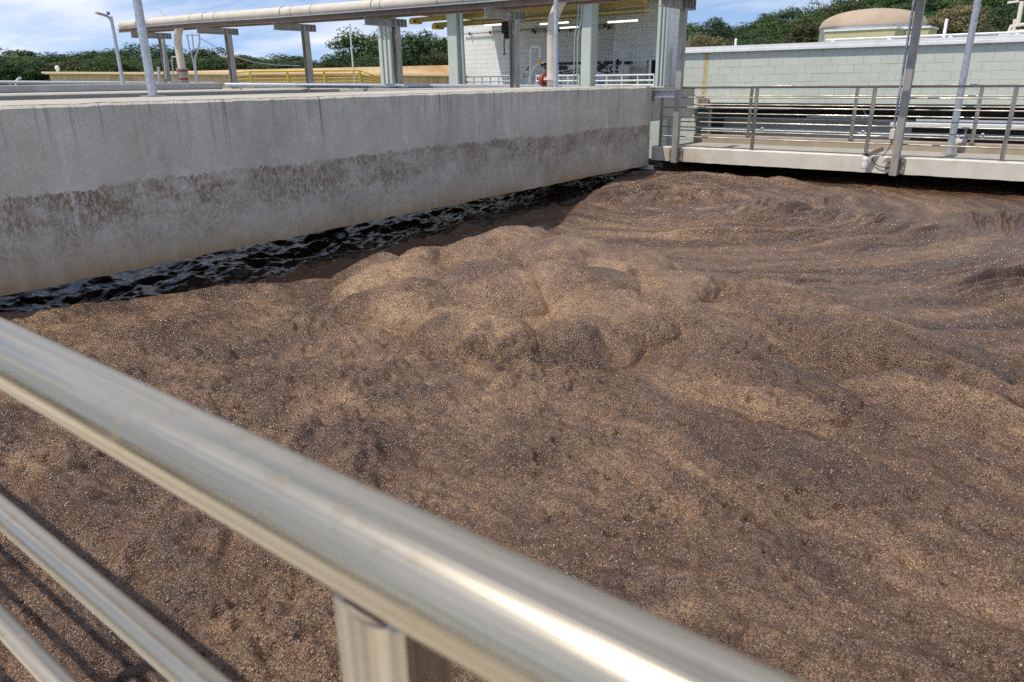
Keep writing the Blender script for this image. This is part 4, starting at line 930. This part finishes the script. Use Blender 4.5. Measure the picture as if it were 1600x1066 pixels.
q0, q1 = at(934, 124, 1, 22.9), at(944, 130, 1, 22.9); mc.part(mbx((q0.x, 22.9, q1.z-.1), (q1.x, 22.93, q0.z), .005), 'blue_label', M['blue'])
q0, q1 = at(930, 122, 1, 23.2), at(948, 133, 1, 23.2); mc.part(mbx((q0.x, 22.935, q1.z), (q1.x, 23.4, q0.z), .01), 'white_cabinet', M['white'])
# looped white pipe
hp = Thing('hoop_pipe', at(829, 130, 1, 21.9), 'white inverted-U pipe standing in front of the machine', 'pipe')
hp.part(MB().tube([tuple(at(a, b, 1, 21.9)) for a, b in ((829, 133), (829, 110), (829, 80), (830, 74.5), (833, 73), (840, 73), (843, 74.5), (843.5, 80), (843, 98))], .036, 10), 'hoop', M['white_pipe'])
hp.part(MB().tube([tuple(at(a, b, 1, 21.9)) for a, b in ((825, 131), (829, 116), (835, 105), (843, 99), (851, 97))], .036, 10), 'curved_branch', M['white_pipe'])
hp.part(MB().tube([tuple(at(a, b, 1, 21.85)) for a, b in ((843.5, 92), (842.8, 102))], .046, 10), 'valve', M['yellow'])
for j in range(16):
    q = at(812 + random.random()*40, 112 + random.random()*12, 1, 22.2); hp.part(MB().bar(q, q + Vector((random.uniform(-.3, .3), .03, random.uniform(-.08, .08))), .03, .03), 'fitting', M['rack_steel' if j % 3 else 'white_pipe'])
# white railing of the building front
for (a, b, yt, yb, lab) in ((728, 806, 120, 133, 'grey railing at the left front of the machine building'), (838, 905, 119, 133, 'white railing between the down pipe and the middle column'), (925, 1022, 118.5, 132, 'white railing right of the middle column of the building')):
    p0, p1 = at(a, yt, 1, by0+.2), at(b, yt, 1, by0+.2); t_ = Thing('building_railing', (p0.x, by0+.2, FZ), lab, 'railing')
    for z in (p0.z, FZ+(p0.z-FZ)*.55, FZ+.06): t_.part(MB().tube([(p0.x, by0+.2, z), (p1.x, by0+.2, z)], .026, 8), 'rail', M['white_pipe' if a > 800 else 'galv'])
    for k in np.linspace(0, 1, 5 if a > 800 else 7): t_.part(MB().tube([(p0.x+(p1.x-p0.x)*k, by0+.2, FZ), (p0.x+(p1.x-p0.x)*k, by0+.2, p0.z)], .022, 8), 'post', M['white_pipe' if a > 800 else 'galv'])

# ------------------------------------------------------------------ sage block building on the right
GY0 = 21.0; gzt = at(1300, 76, 1, GY0).z; gx0 = at(1062, 100, 1, GY0).x; ox0 = at(1108, 165, 1, GY0).x; ozt = at(1300, 162, 1, GY0).z
gb = Thing('block_building', (-3, GY0, -1.0), 'sage green block building with white coping and a wide dark opening', 'building')
gb.part(mbx((gx0-.002, GY0+.006, FZ+.02), (ox0, GY0+.25, gzt-.001)), 'mortar_wall', M['mortar'])
gb.part(mbx((gx0-1.6, GY0+.006, -1.0), (ox0, GY0+.25, FZ+.0198)), 'mortar_wall', M['mortar'])
gb.part(mbx((ox0, GY0+.0061, ozt+.006), (9, GY0+.25, gzt-.0012)), 'mortar_wall', M['mortar'])
bmsh = MB().box((0, 0, 0), (0.395, .05, .195), .0025); bproto = None
nblock = 0
zrow = gzt - .2; row = 0
while zrow > -.2:
    off = (row % 2)*.2; x = gx0 - 1.6 + off - .2
    if zrow + .1 > FZ: x += 1.8 - off + (row % 2)*.2
    xe = 3.0 if zrow + .1 > ozt else ox0 - .02
    while x < xe:
        w_ = .39
        if not (x + w_ > xe and zrow + .1 <= ozt):
            if bproto is None:
                bproto = bmsh.build('block', M['green_block'], gb.o, (x, GY0, zrow)); o = bproto
            else:
                o = bproto.copy(); COL.objects.link(o); o.parent = gb.o
            o.location = Vector((x, GY0 - .001 + random.uniform(-.0025, .0025), zrow + .005)) - gb.b
            nblock += 1
        x += .4
    zrow -= .2; row += 1
gb.part(mbx((3.4, GY0-.002, ozt), (9, GY0+.0055, gzt-.002)), 'far_wall_panel', M['green_block'])
gb.part(mbx((gx0-.06, GY0-.09, gzt), (9, GY0+.5, gzt+.085), .008), 'coping', M['white'])
gb.part(mbx((gx0-.06, GY0-.085, gzt+.086), (9, GY0+6, gzt+.16)), 'roof', M['white'])
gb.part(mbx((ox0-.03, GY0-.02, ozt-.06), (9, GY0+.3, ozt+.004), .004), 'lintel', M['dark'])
# jamb of rough exposed brickwork
jx0, jx1 = at(1089, 180, 1, GY0).x, at(1107, 180, 1, GY0).x
jm = MB()
for i in range(26):
    z = -.4 + i*.058
    for j in range(3):
        x = jx0 + (jx1-jx0)*j/3; d = random.uniform(.0, .05); jm.box((x+.004, GY0-.03-d, z+.006), (x+(jx1-jx0)/3-.004, GY0-.003, z+.052))
gb.part(jm, 'rough_jamb', M['rust_plate'])
# inside the opening
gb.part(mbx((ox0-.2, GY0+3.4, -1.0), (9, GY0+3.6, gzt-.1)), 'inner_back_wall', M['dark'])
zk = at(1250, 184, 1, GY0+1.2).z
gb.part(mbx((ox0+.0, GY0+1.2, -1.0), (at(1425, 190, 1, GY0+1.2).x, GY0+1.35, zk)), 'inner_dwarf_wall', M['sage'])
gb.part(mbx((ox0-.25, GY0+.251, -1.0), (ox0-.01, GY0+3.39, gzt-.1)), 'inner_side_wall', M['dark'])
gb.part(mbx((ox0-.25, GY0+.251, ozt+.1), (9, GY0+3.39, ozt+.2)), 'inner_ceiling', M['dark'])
aw0, aw1 = at(1076, 168, 1, GY0-.3), at(1330, 172, 1, GY0-.3)
gb.part(mbx((aw0.x, GY0-.4, aw0.z-.02), (at(1235, 170, 1, GY0-.3).x, GY0-.03, aw0.z+.02)), 'canopy_strip', M['rack_steel'])
ct = Thing('cable_ladder', at(1392, 190, 1, GY0-.5), 'pale perforated cable tray crossing the dark opening behind the walkway', 'cable tray')
c0 = at(1393, 192, 1, GY0-.6); ct.part(mbx((c0.x, GY0-.75, c0.z-.06), (9, GY0-.45, c0.z+.01), .004), 'tray', M['white_pipe'])
ct.part(mbx((c0.x+.5, GY0-.451, c0.z+.011), (9, GY0-.43, c0.z+.09)), 'tray_lip', M['galv'])
for k in range(9): ct.part(MB().tube([(c0.x+.3+k*1.3, GY0-.6, c0.z), (c0.x+.3+k*1.3, GY0-.6, -1.0)], .03, 8), 'stand', M['galv'])
t_ = Thing('opening_beam', at(1300, 183, 1, GY0+.8), 'short white beam inside the dark opening left of the cable tray', 'beam')
a, b = at(1262, 182, 1, GY0+.6), at(1362, 184, 1, GY0+.6); t_.part(mbx((a.x, GY0+.5, a.z-.03), (b.x, GY0+.62, a.z+.02)), 'beam_bar', M['white_pipe'])
t_.part(MB().bar((b.x-.1, GY0+.56, a.z+.02), (b.x-.35, GY0+.56, a.z+.38), .04, .04), 'brace', M['galv'])
# roof clutter
rc = Thing('roof_pipe', at(1500, 60, 1, GY0+2), 'thin grey pipe lying along the roof of the sage block building', 'pipe')
p0 = at(1290, 69, 1, GY0+1.5); rc.part(MB().tube([(p0.x, GY0+1.5, gzt+.27), (4, GY0+1.5, gzt+.27)], .03, 12), 'pipe_run', M['galv'])
for k in np.linspace(p0.x+.2, 3.8, 8): rc.part(mbx((k-.04, GY0+1.42, gzt+.16), (k+.04, GY0+1.58, gzt+.245)), 'pipe_foot', M['white'])
q = at(1151, 74, 1, GY0+.4); tag(MB().tube([(q.x, GY0+.3, gzt+.16), (q.x, GY0+.3, gzt+.36)], .03, 10).build('vent_stub', M['white']), 'small white vent stub on the coping of the sage building', 'vent')
q = at(1476, 50, 1, GY0+1.0); tag(MB().tube([(q.x, GY0+1, gzt+.16), (q.x, GY0+1, gzt+.62)], .035, 10).build('vent_stub', M['white']), 'taller white vent stub on the roof between the two tall posts', 'vent')
rs = Thing('roof_stair', at(1590, 60, 1, GY0+2.5), 'cream steel stair frame and railings on the roof at the right edge', 'stair')
for (pts_, r_) in (([(1590, 40), (1597, 2)], .05), ([(1572, 60), (1580, 41), (1600, 38)], .04), ([(1578, 50), (1610, 48)], .04), ([(1578, 56), (1610, 54)], .03), ([(1560, 56), (1580, 54)], .05), ([(1582, 66), (1586, 30)], .04), ([(1574, 4.5), (1592, 2)], .025)):
    rs.part(MB().tube([tuple(at(a, b, 1, GY0+2.5)) for a, b in pts_], r_, 8), 'frame_tube', M['pipe'])
q0, q1 = at(1560, 57, 1, GY0+2.6), at(1625, 70, 1, GY0+2.6); rs.part(mbx((q0.x, GY0+2.55, gzt+.16), (q1.x, GY0+3.0, q0.z), .01), 'plinth', M['white'])

# ------------------------------------------------------------------ domed tank
DD = 45.0; cL, cR_ = at(1281, 50, 1, DD), at(1449, 50, 1, DD); cxm = (cL.x+cR_.x)/2; rad = (cR_.x-cL.x)/2*.97
zsh = at(1365, 41, 1, DD-rad*.3).z; ztop_ = at(1365, 14, 1, DD).z
dt = Thing('domed_tank', (cxm, DD, GZ), 'round grey digester tank with a tan domed roof', 'tank')
dt.part(MB().lathe((cxm, DD, 0), [(rad, GZ), (rad, zsh-.15), (rad*1.01, zsh-.1), (rad*1.01, zsh)], 64), 'shell', M['tank_grey'])
dt.part(MB().lathe((cxm, DD, 0), [(rad*1.02, zsh-.02), (rad*1.02, zsh+.05)] + [(rad*math.cos(a), zsh+.05+(ztop_-zsh-.05)*math.sin(a)**.9) for a in np.linspace(.12, math.pi/2-.01, 12)], 64), 'dome_roof', M['roof_tan'])
dt.part(MB().tube([(cxm+.1, DD-.3, ztop_-.12), (cxm+.1, DD-.3, ztop_+.02)], .09, 10), 'roof_hatch', M['bolt'])
for (xa, xb, ya, yb, y, k) in ((1289, 1396, 50, 68, 40.5, 0), (1400, 1449, 46, 64, 42.5, 1)):
    a, b = at(xa, ya, 1, y), at(xb, yb, 1, y)
    t_ = Thing('roof_parapet', (a.x, y, GZ), 'pale yellow box parapet in front of the domed tank, %s' % ('the wider left one' if k == 0 else 'the smaller right one'), 'parapet')
    t_.part(mbx((a.x, y, b.z), (b.x, y+2.2, a.z), .01), 'panel_box', M['pale_yellow']); t_.part(mbx((a.x-.05, y-.05, a.z+.001), (b.x+.05, y+2.25, a.z+.09)), 'trim', M['white'])
    t_.part(mbx((a.x+.2, y+.2, GZ), (b.x-.2, y+2.0, b.z-.001)), 'support_block', M['tank_grey'])

# ------------------------------------------------------------------ sampler bottle and conduit box on the far walkway
sb0 = at(1354, 240, 1, DY-.10)
bt = Thing('sample_bottle', (sb0.x, DY-.1, BZ), 'white plastic bottle hanging from a bracket on the far walkway beam', 'bottle')
zb_ = at(1354, 264, 1, DY-.1).z; hb = sb0.z - zb_
bt.part(MB().lathe((sb0.x, DY-.10, zb_), [(0, 0), (.046, 0), (.05, .012), (.05, hb*.42), (.044, hb*.5), (.05, hb*.56), (.044, hb*.72), (.022, hb*.80), (.020, hb*.86), (0, hb*.86)], 16), 'bottle_body', M['white_pipe'])
bt.part(MB().tube([(sb0.x, DY-.10, zb_+hb*.86), (sb0.x, DY-.10, zb_+hb)], .026, 12), 'cap', M['black'])
bt.part(MB().bar((sb0.x+.02, DY-.09, sb0.z-.02), (sb0.x+.20, DY+.03, sb0.z+.075), .05, .07), 'bracket', M['rust_plate'])
bt.part(MB().tube([tuple(at(a, b, 1, DY-.03)) for a, b in ((1362, 247), (1366, 255), (1373, 260), (1384, 262), (1390, 261))], .007, 6), 'wire', M['black'])
q0, q1 = at(1403-1, 202, 1, DY-.08), at(1399, 218, 1, DY-.08)
cb = Thing('conduit_box', (RX[0]-.09, DY-.05, 0.6), 'rust-edged cream conduit box strapped to the tall column on the far walkway', 'box')
cb.part(mbx((RX[0]-.135, DY-.10, q1.z), (RX[0]-.062, DY-.01, q0.z), .008), 'box_body', M['pipe'])
cb.part(MB().tube([(RX[0]-.095, DY-.05, q0.z), (RX[0]-.095, DY-.05, 2.8)], .018, 10), 'conduit_pipe', M['galv'])
cb.part(MB().tube([(RX[0]-.095, DY-.05, q1.z), (RX[0]-.10, DY-.05, q1.z-.07)], .02, 10), 'gland', M['rack_steel'])
cb.part(MB().tube([(RX[0]-.10, DY-.05, q1.z-.07), (RX[0]-.13, DY-.05, q1.z-.16), (RX[0]-.20, DY-.04, q1.z-.28)], .006, 6), 'wire', M['black'])

# ------------------------------------------------------------------ hill and trees
def hill_z(x, y):
    """a wooded rise to the far right; rises towards +x"""
    d = np.hypot(x, y); az = np.degrees(np.arctan2(-x, y))          # degrees left of +Y
    s = np.clip((38 - az) / 34.0, 0, 1.6); up = sstep(70, 135, d) * (1 - 0.3*sstep(170, 260, d))
    return GZ + 0.0 + up * (6.5 * s**0.85)
hx = []; hv = []; na, nd_ = 60, 26
azs = np.linspace(60, -40, na); ds = np.linspace(66, 300, nd_)
for d in ds:
    for a in azs:
        x, y = -d*math.sin(math.radians(a)), d*math.cos(math.radians(a)); z = float(hill_z(np.array(x), np.array(y))); hv.append((x, y, z - 0.15 if z < GZ + .05 else z + .6*math.sin(x*.13)*math.sin(y*.17)))
hm = MB(); hm.add(hv, [(i*na+j, (i+1)*na+j, (i+1)*na+j+1, i*na+j+1) for i in range(nd_-1) for j in range(na-1)], True)
hm.build('hill', mat_plain('hill_scrub', (0.05, 0.065, 0.028), 0.95, 0, 0.4, 0.6))['kind'] = 'structure'

def crown_mesh(name, seed, w, h, nclump, nleaf, leaf, mat, loose=1.0):
    """an uneven crown: clumps of small leaf faces through a lumpy volume, with gaps between the clumps"""
    r = np.random.default_rng(seed); V = []; F = []; cl = []
    for i in range(nclump):
        while True:
            p = r.uniform(-1, 1, 3)
            if 0.30 < np.linalg.norm(p) < 1: break
        p = p / np.linalg.norm(p) * (0.45 + 0.55*r.random()**.6)
        cl.append((p * np.array([w/2, w/2, h/2]) + np.array([0, 0, h*.56]) + r.normal(size=3)*np.array([.08, .08, .05])*w*loose, (0.13 + .13*r.random())*w))
    for c, cr__ in cl:
        k = nleaf
        d = r.normal(size=(k, 3)); d /= np.linalg.norm(d, axis=1)[:, None]; rad_ = cr__ * (0.35 + .65*r.random(k)**.5)
        P = c + d*rad_[:, None]*np.array([1, 1, .72])
        n_ = d*.9 + r.normal(size=(k, 3))*.38 + np.array([0, 0, .35]); n_ /= np.linalg.norm(n_, axis=1)[:, None]
        t = np.cross(n_, r.normal(size=(k, 3))); t /= np.linalg.norm(t, axis=1)[:, None]; b = np.cross(n_, t)
        s = leaf * (0.6 + .8*r.random(k))[:, None]
        q = np.stack([P - t*s, P - b*s*.55, P + t*s, P + b*s*.55], 1)
        o = sum(len(x) for x in V); V.append(q.reshape(-1, 3)); F.append((np.arange(k*4).reshape(k, 4) + o))
    V = np.concatenate(V).astype(np.float32); F = np.concatenate(F).astype(np.int32)
    me_ = bpy.data.meshes.new(name); me_.vertices.add(len(V)); me_.vertices.foreach_set('co', V.ravel())
    me_.loops.add(F.size); me_.loops.foreach_set('vertex_index', F.ravel()); me_.polygons.add(len(F)); me_.polygons.foreach_set('loop_start', np.arange(0, F.size, 4, dtype=np.int32))
    me_.update(calc_edges=True); me_.materials.append(mat); return me_
def trunk_mesh(seed, h, r0):
    r = random.Random(seed); w = MB(); top = Vector((r.uniform(-.2, .2), r.uniform(-.2, .2), h*.55))
    w.tube([(0, 0, -.3), (r.uniform(-.06, .06), 0, h*.2), tuple(top)], [r0, r0*.8, r0*.5], 8)
    for i in range(5):
        a = i*1.25 + r.random(); b0 = top*(.5+.1*i); e = b0 + Vector((math.cos(a), math.sin(a), .9))*h*.22
        w.tube([b0, (b0+e)/2 + Vector((0, 0, -.05)), e], [r0*.45, r0*.3, r0*.12], 6)
    me_ = bpy.data.meshes.new('trunk'); me_.from_pydata(w.v, [], w.f); me_.materials.append(M['bark']); return me_
CROWNS = {}
for key, mt in (('dark', 'leaf_dark'), ('mid', 'leaf_mid'), ('olive', 'leaf_olive'), ('dry', 'leaf_dry')):
    CROWNS[key] = [crown_mesh('crown', 100 + i*7 + len(key), 1.0, 1.0, 70, 150, .025, M[mt], 1.0) for i in range(3)]
TR = [trunk_mesh(3, 1.0, .045), trunk_mesh(5, 1.0, .04)]
def tree(base, w, h, key, label, group, name='tree'):
    o = empty(name, base, label, 'tree', group); o.rotation_euler.z = random.random()*6.28
    for nm, me_, sc in (('crown', random.choice(CROWNS[key]), (w, w, h)), ('trunk', random.choice(TR), (h, h, h))):
        c = bpy.data.objects.new(nm, me_); COL.objects.link(c); c.parent = o; c.scale = sc
    return o
def tree_px(px, ytop, wpx, dist, key, label, group, zb=None, name='tree'):
    top = at_dist(px, ytop, dist); zb = GZ if zb is None else zb; sc = dist/1137*1.03
    return tree((top.x, top.y, zb), wpx*sc, (top.z - zb)/1.03, key, label, group, name)
# left band behind the ochre tank
prof_l = [(0, 84), (30, 80), (60, 82), (95, 80), (130, 82), (165, 76), (205, 80), (245, 68), (275, 78), (310, 79), (340, 82), (375, 86), (400, 84), (430, 87), (460, 88), (490, 92), (520, 94)]
for i, (px_, yt) in enumerate(prof_l):
    k = ['mid', 'olive', 'mid', 'dark', 'dark', 'mid', 'dark', 'dark', 'dark', 'olive', 'mid', 'dry', 'mid', 'mid', 'olive', 'dark', 'mid'][i]
    tree_px(px_ + random.uniform(-5, 5), yt + 7 + random.uniform(-3, 4), random.uniform(76, 104), 72 + random.uniform(-4, 4), k, {'dark': 'tall dark green tree', 'mid': 'tall mid green tree', 'olive': 'tall olive green tree', 'dry': 'tall brownish tree'}[k] + ' in the band behind the ochre tank', 'tree band behind the ochre tank')
for i in range(26):
    px_ = -20 + i*24; yt = 98 + random.uniform(-7, 5)
    k = random.choice(['mid', 'dark', 'olive', 'dark']); tree_px(px_, yt, random.uniform(50, 66), 62 + random.uniform(-4, 4), k, {'dark': 'low dark green', 'mid': 'low mid green', 'olive': 'low olive green'}[k] + ' shrubby tree right behind the ochre tank', 'low trees behind the ochre tank')
tree_px(560, 50, 78, 66, 'mid', 'tall rounded bright green tree left of the first sage column', None)
tree_px(600, 72, 60, 64, 'dark', 'dark tree right behind the first sage column', None)
tree_px(645, 58, 70, 62, 'dark', 'dark rounded tree between the first two sage columns', None)
tree_px(690, 62, 70, 62, 'dark', 'dark tree directly behind the second sage column', None)
tree_px(686, 82, 50, 56, 'olive', 'smaller olive tree in front of the dark trees between the columns', None)
tree_px(620, 85, 50, 56, 'dark', 'low dark tree at the foot of the fourth rack column', None)
tree_px(735, 70, 60, 66, 'dark', 'dark tree seen in the gap left of the white wall', None)
# hillside wood
def sky_line(px_): return float(np.interp(px_, [1060, 1085, 1110, 1122, 1130, 1160, 1190, 1220, 1260, 1300, 1350, 1420, 1500, 1600, 1700], [40, 42, 36, 42, 50, 45, 32, 27, 17, 7, -4, -14, -26, -36, -44]))
n_h = 0
rowsd = [(150, 0.0), (132, .22), (118, .44), (104, .66), (92, .88)]
for ri, (dist_, fr) in enumerate(rowsd):
    px_ = 1040 + ri*9
    while px_ < 1700:
        yt = sky_line(px_)*(1-fr) + 78*fr + random.uniform(-5, 5)
        wpx = random.uniform(52, 80); key = random.choices(['dark', 'mid', 'olive', 'dry'], [6, 6, 1.2, .2])[0]
        hpx = random.uniform(48, 66); sc = dist_/1137*1.03
        top = at_dist(px_, yt, dist_); zb = top.z - hpx*sc
        tree((top.x, top.y, zb), wpx*sc, hpx*sc/1.03, key, {'dark': 'dark green tree', 'mid': 'bright green tree', 'olive': 'olive green tree', 'dry': 'dry brown tree'}[key] + ' in the %s of the hillside wood' % ['skyline row', 'upper slope', 'middle slope', 'lower slope', 'foot'][ri], 'hillside wood'); n_h += 1
        px_ += wpx*.62
# hillside earth follows under those trees
for (a, b, w_, d_, k, lab) in ((1098, 58, 66, 88, 'dry', 'bleached tan tree above the left end of the sage building'), (1120, 34, 44, 98, 'dark', 'spiky dark tree standing above the hill line at left'), (1275, 34, 60, 88, 'olive', 'olive tree left of the domed tank'), (1215, 62, 50, 84, 'olive', 'low olive tree above the sage building'), (1500, 16, 66, 96, 'dry', 'tan brown tree between the two tall posts at right'), (1555, 36, 50, 92, 'olive', 'olive tree near the roof stair')):
    top = at_dist(a, b, d_); sc = d_/1137*1.03; tree((top.x, top.y, top.z - 52*sc), w_*sc, 52*sc/1.03, k, lab, None)
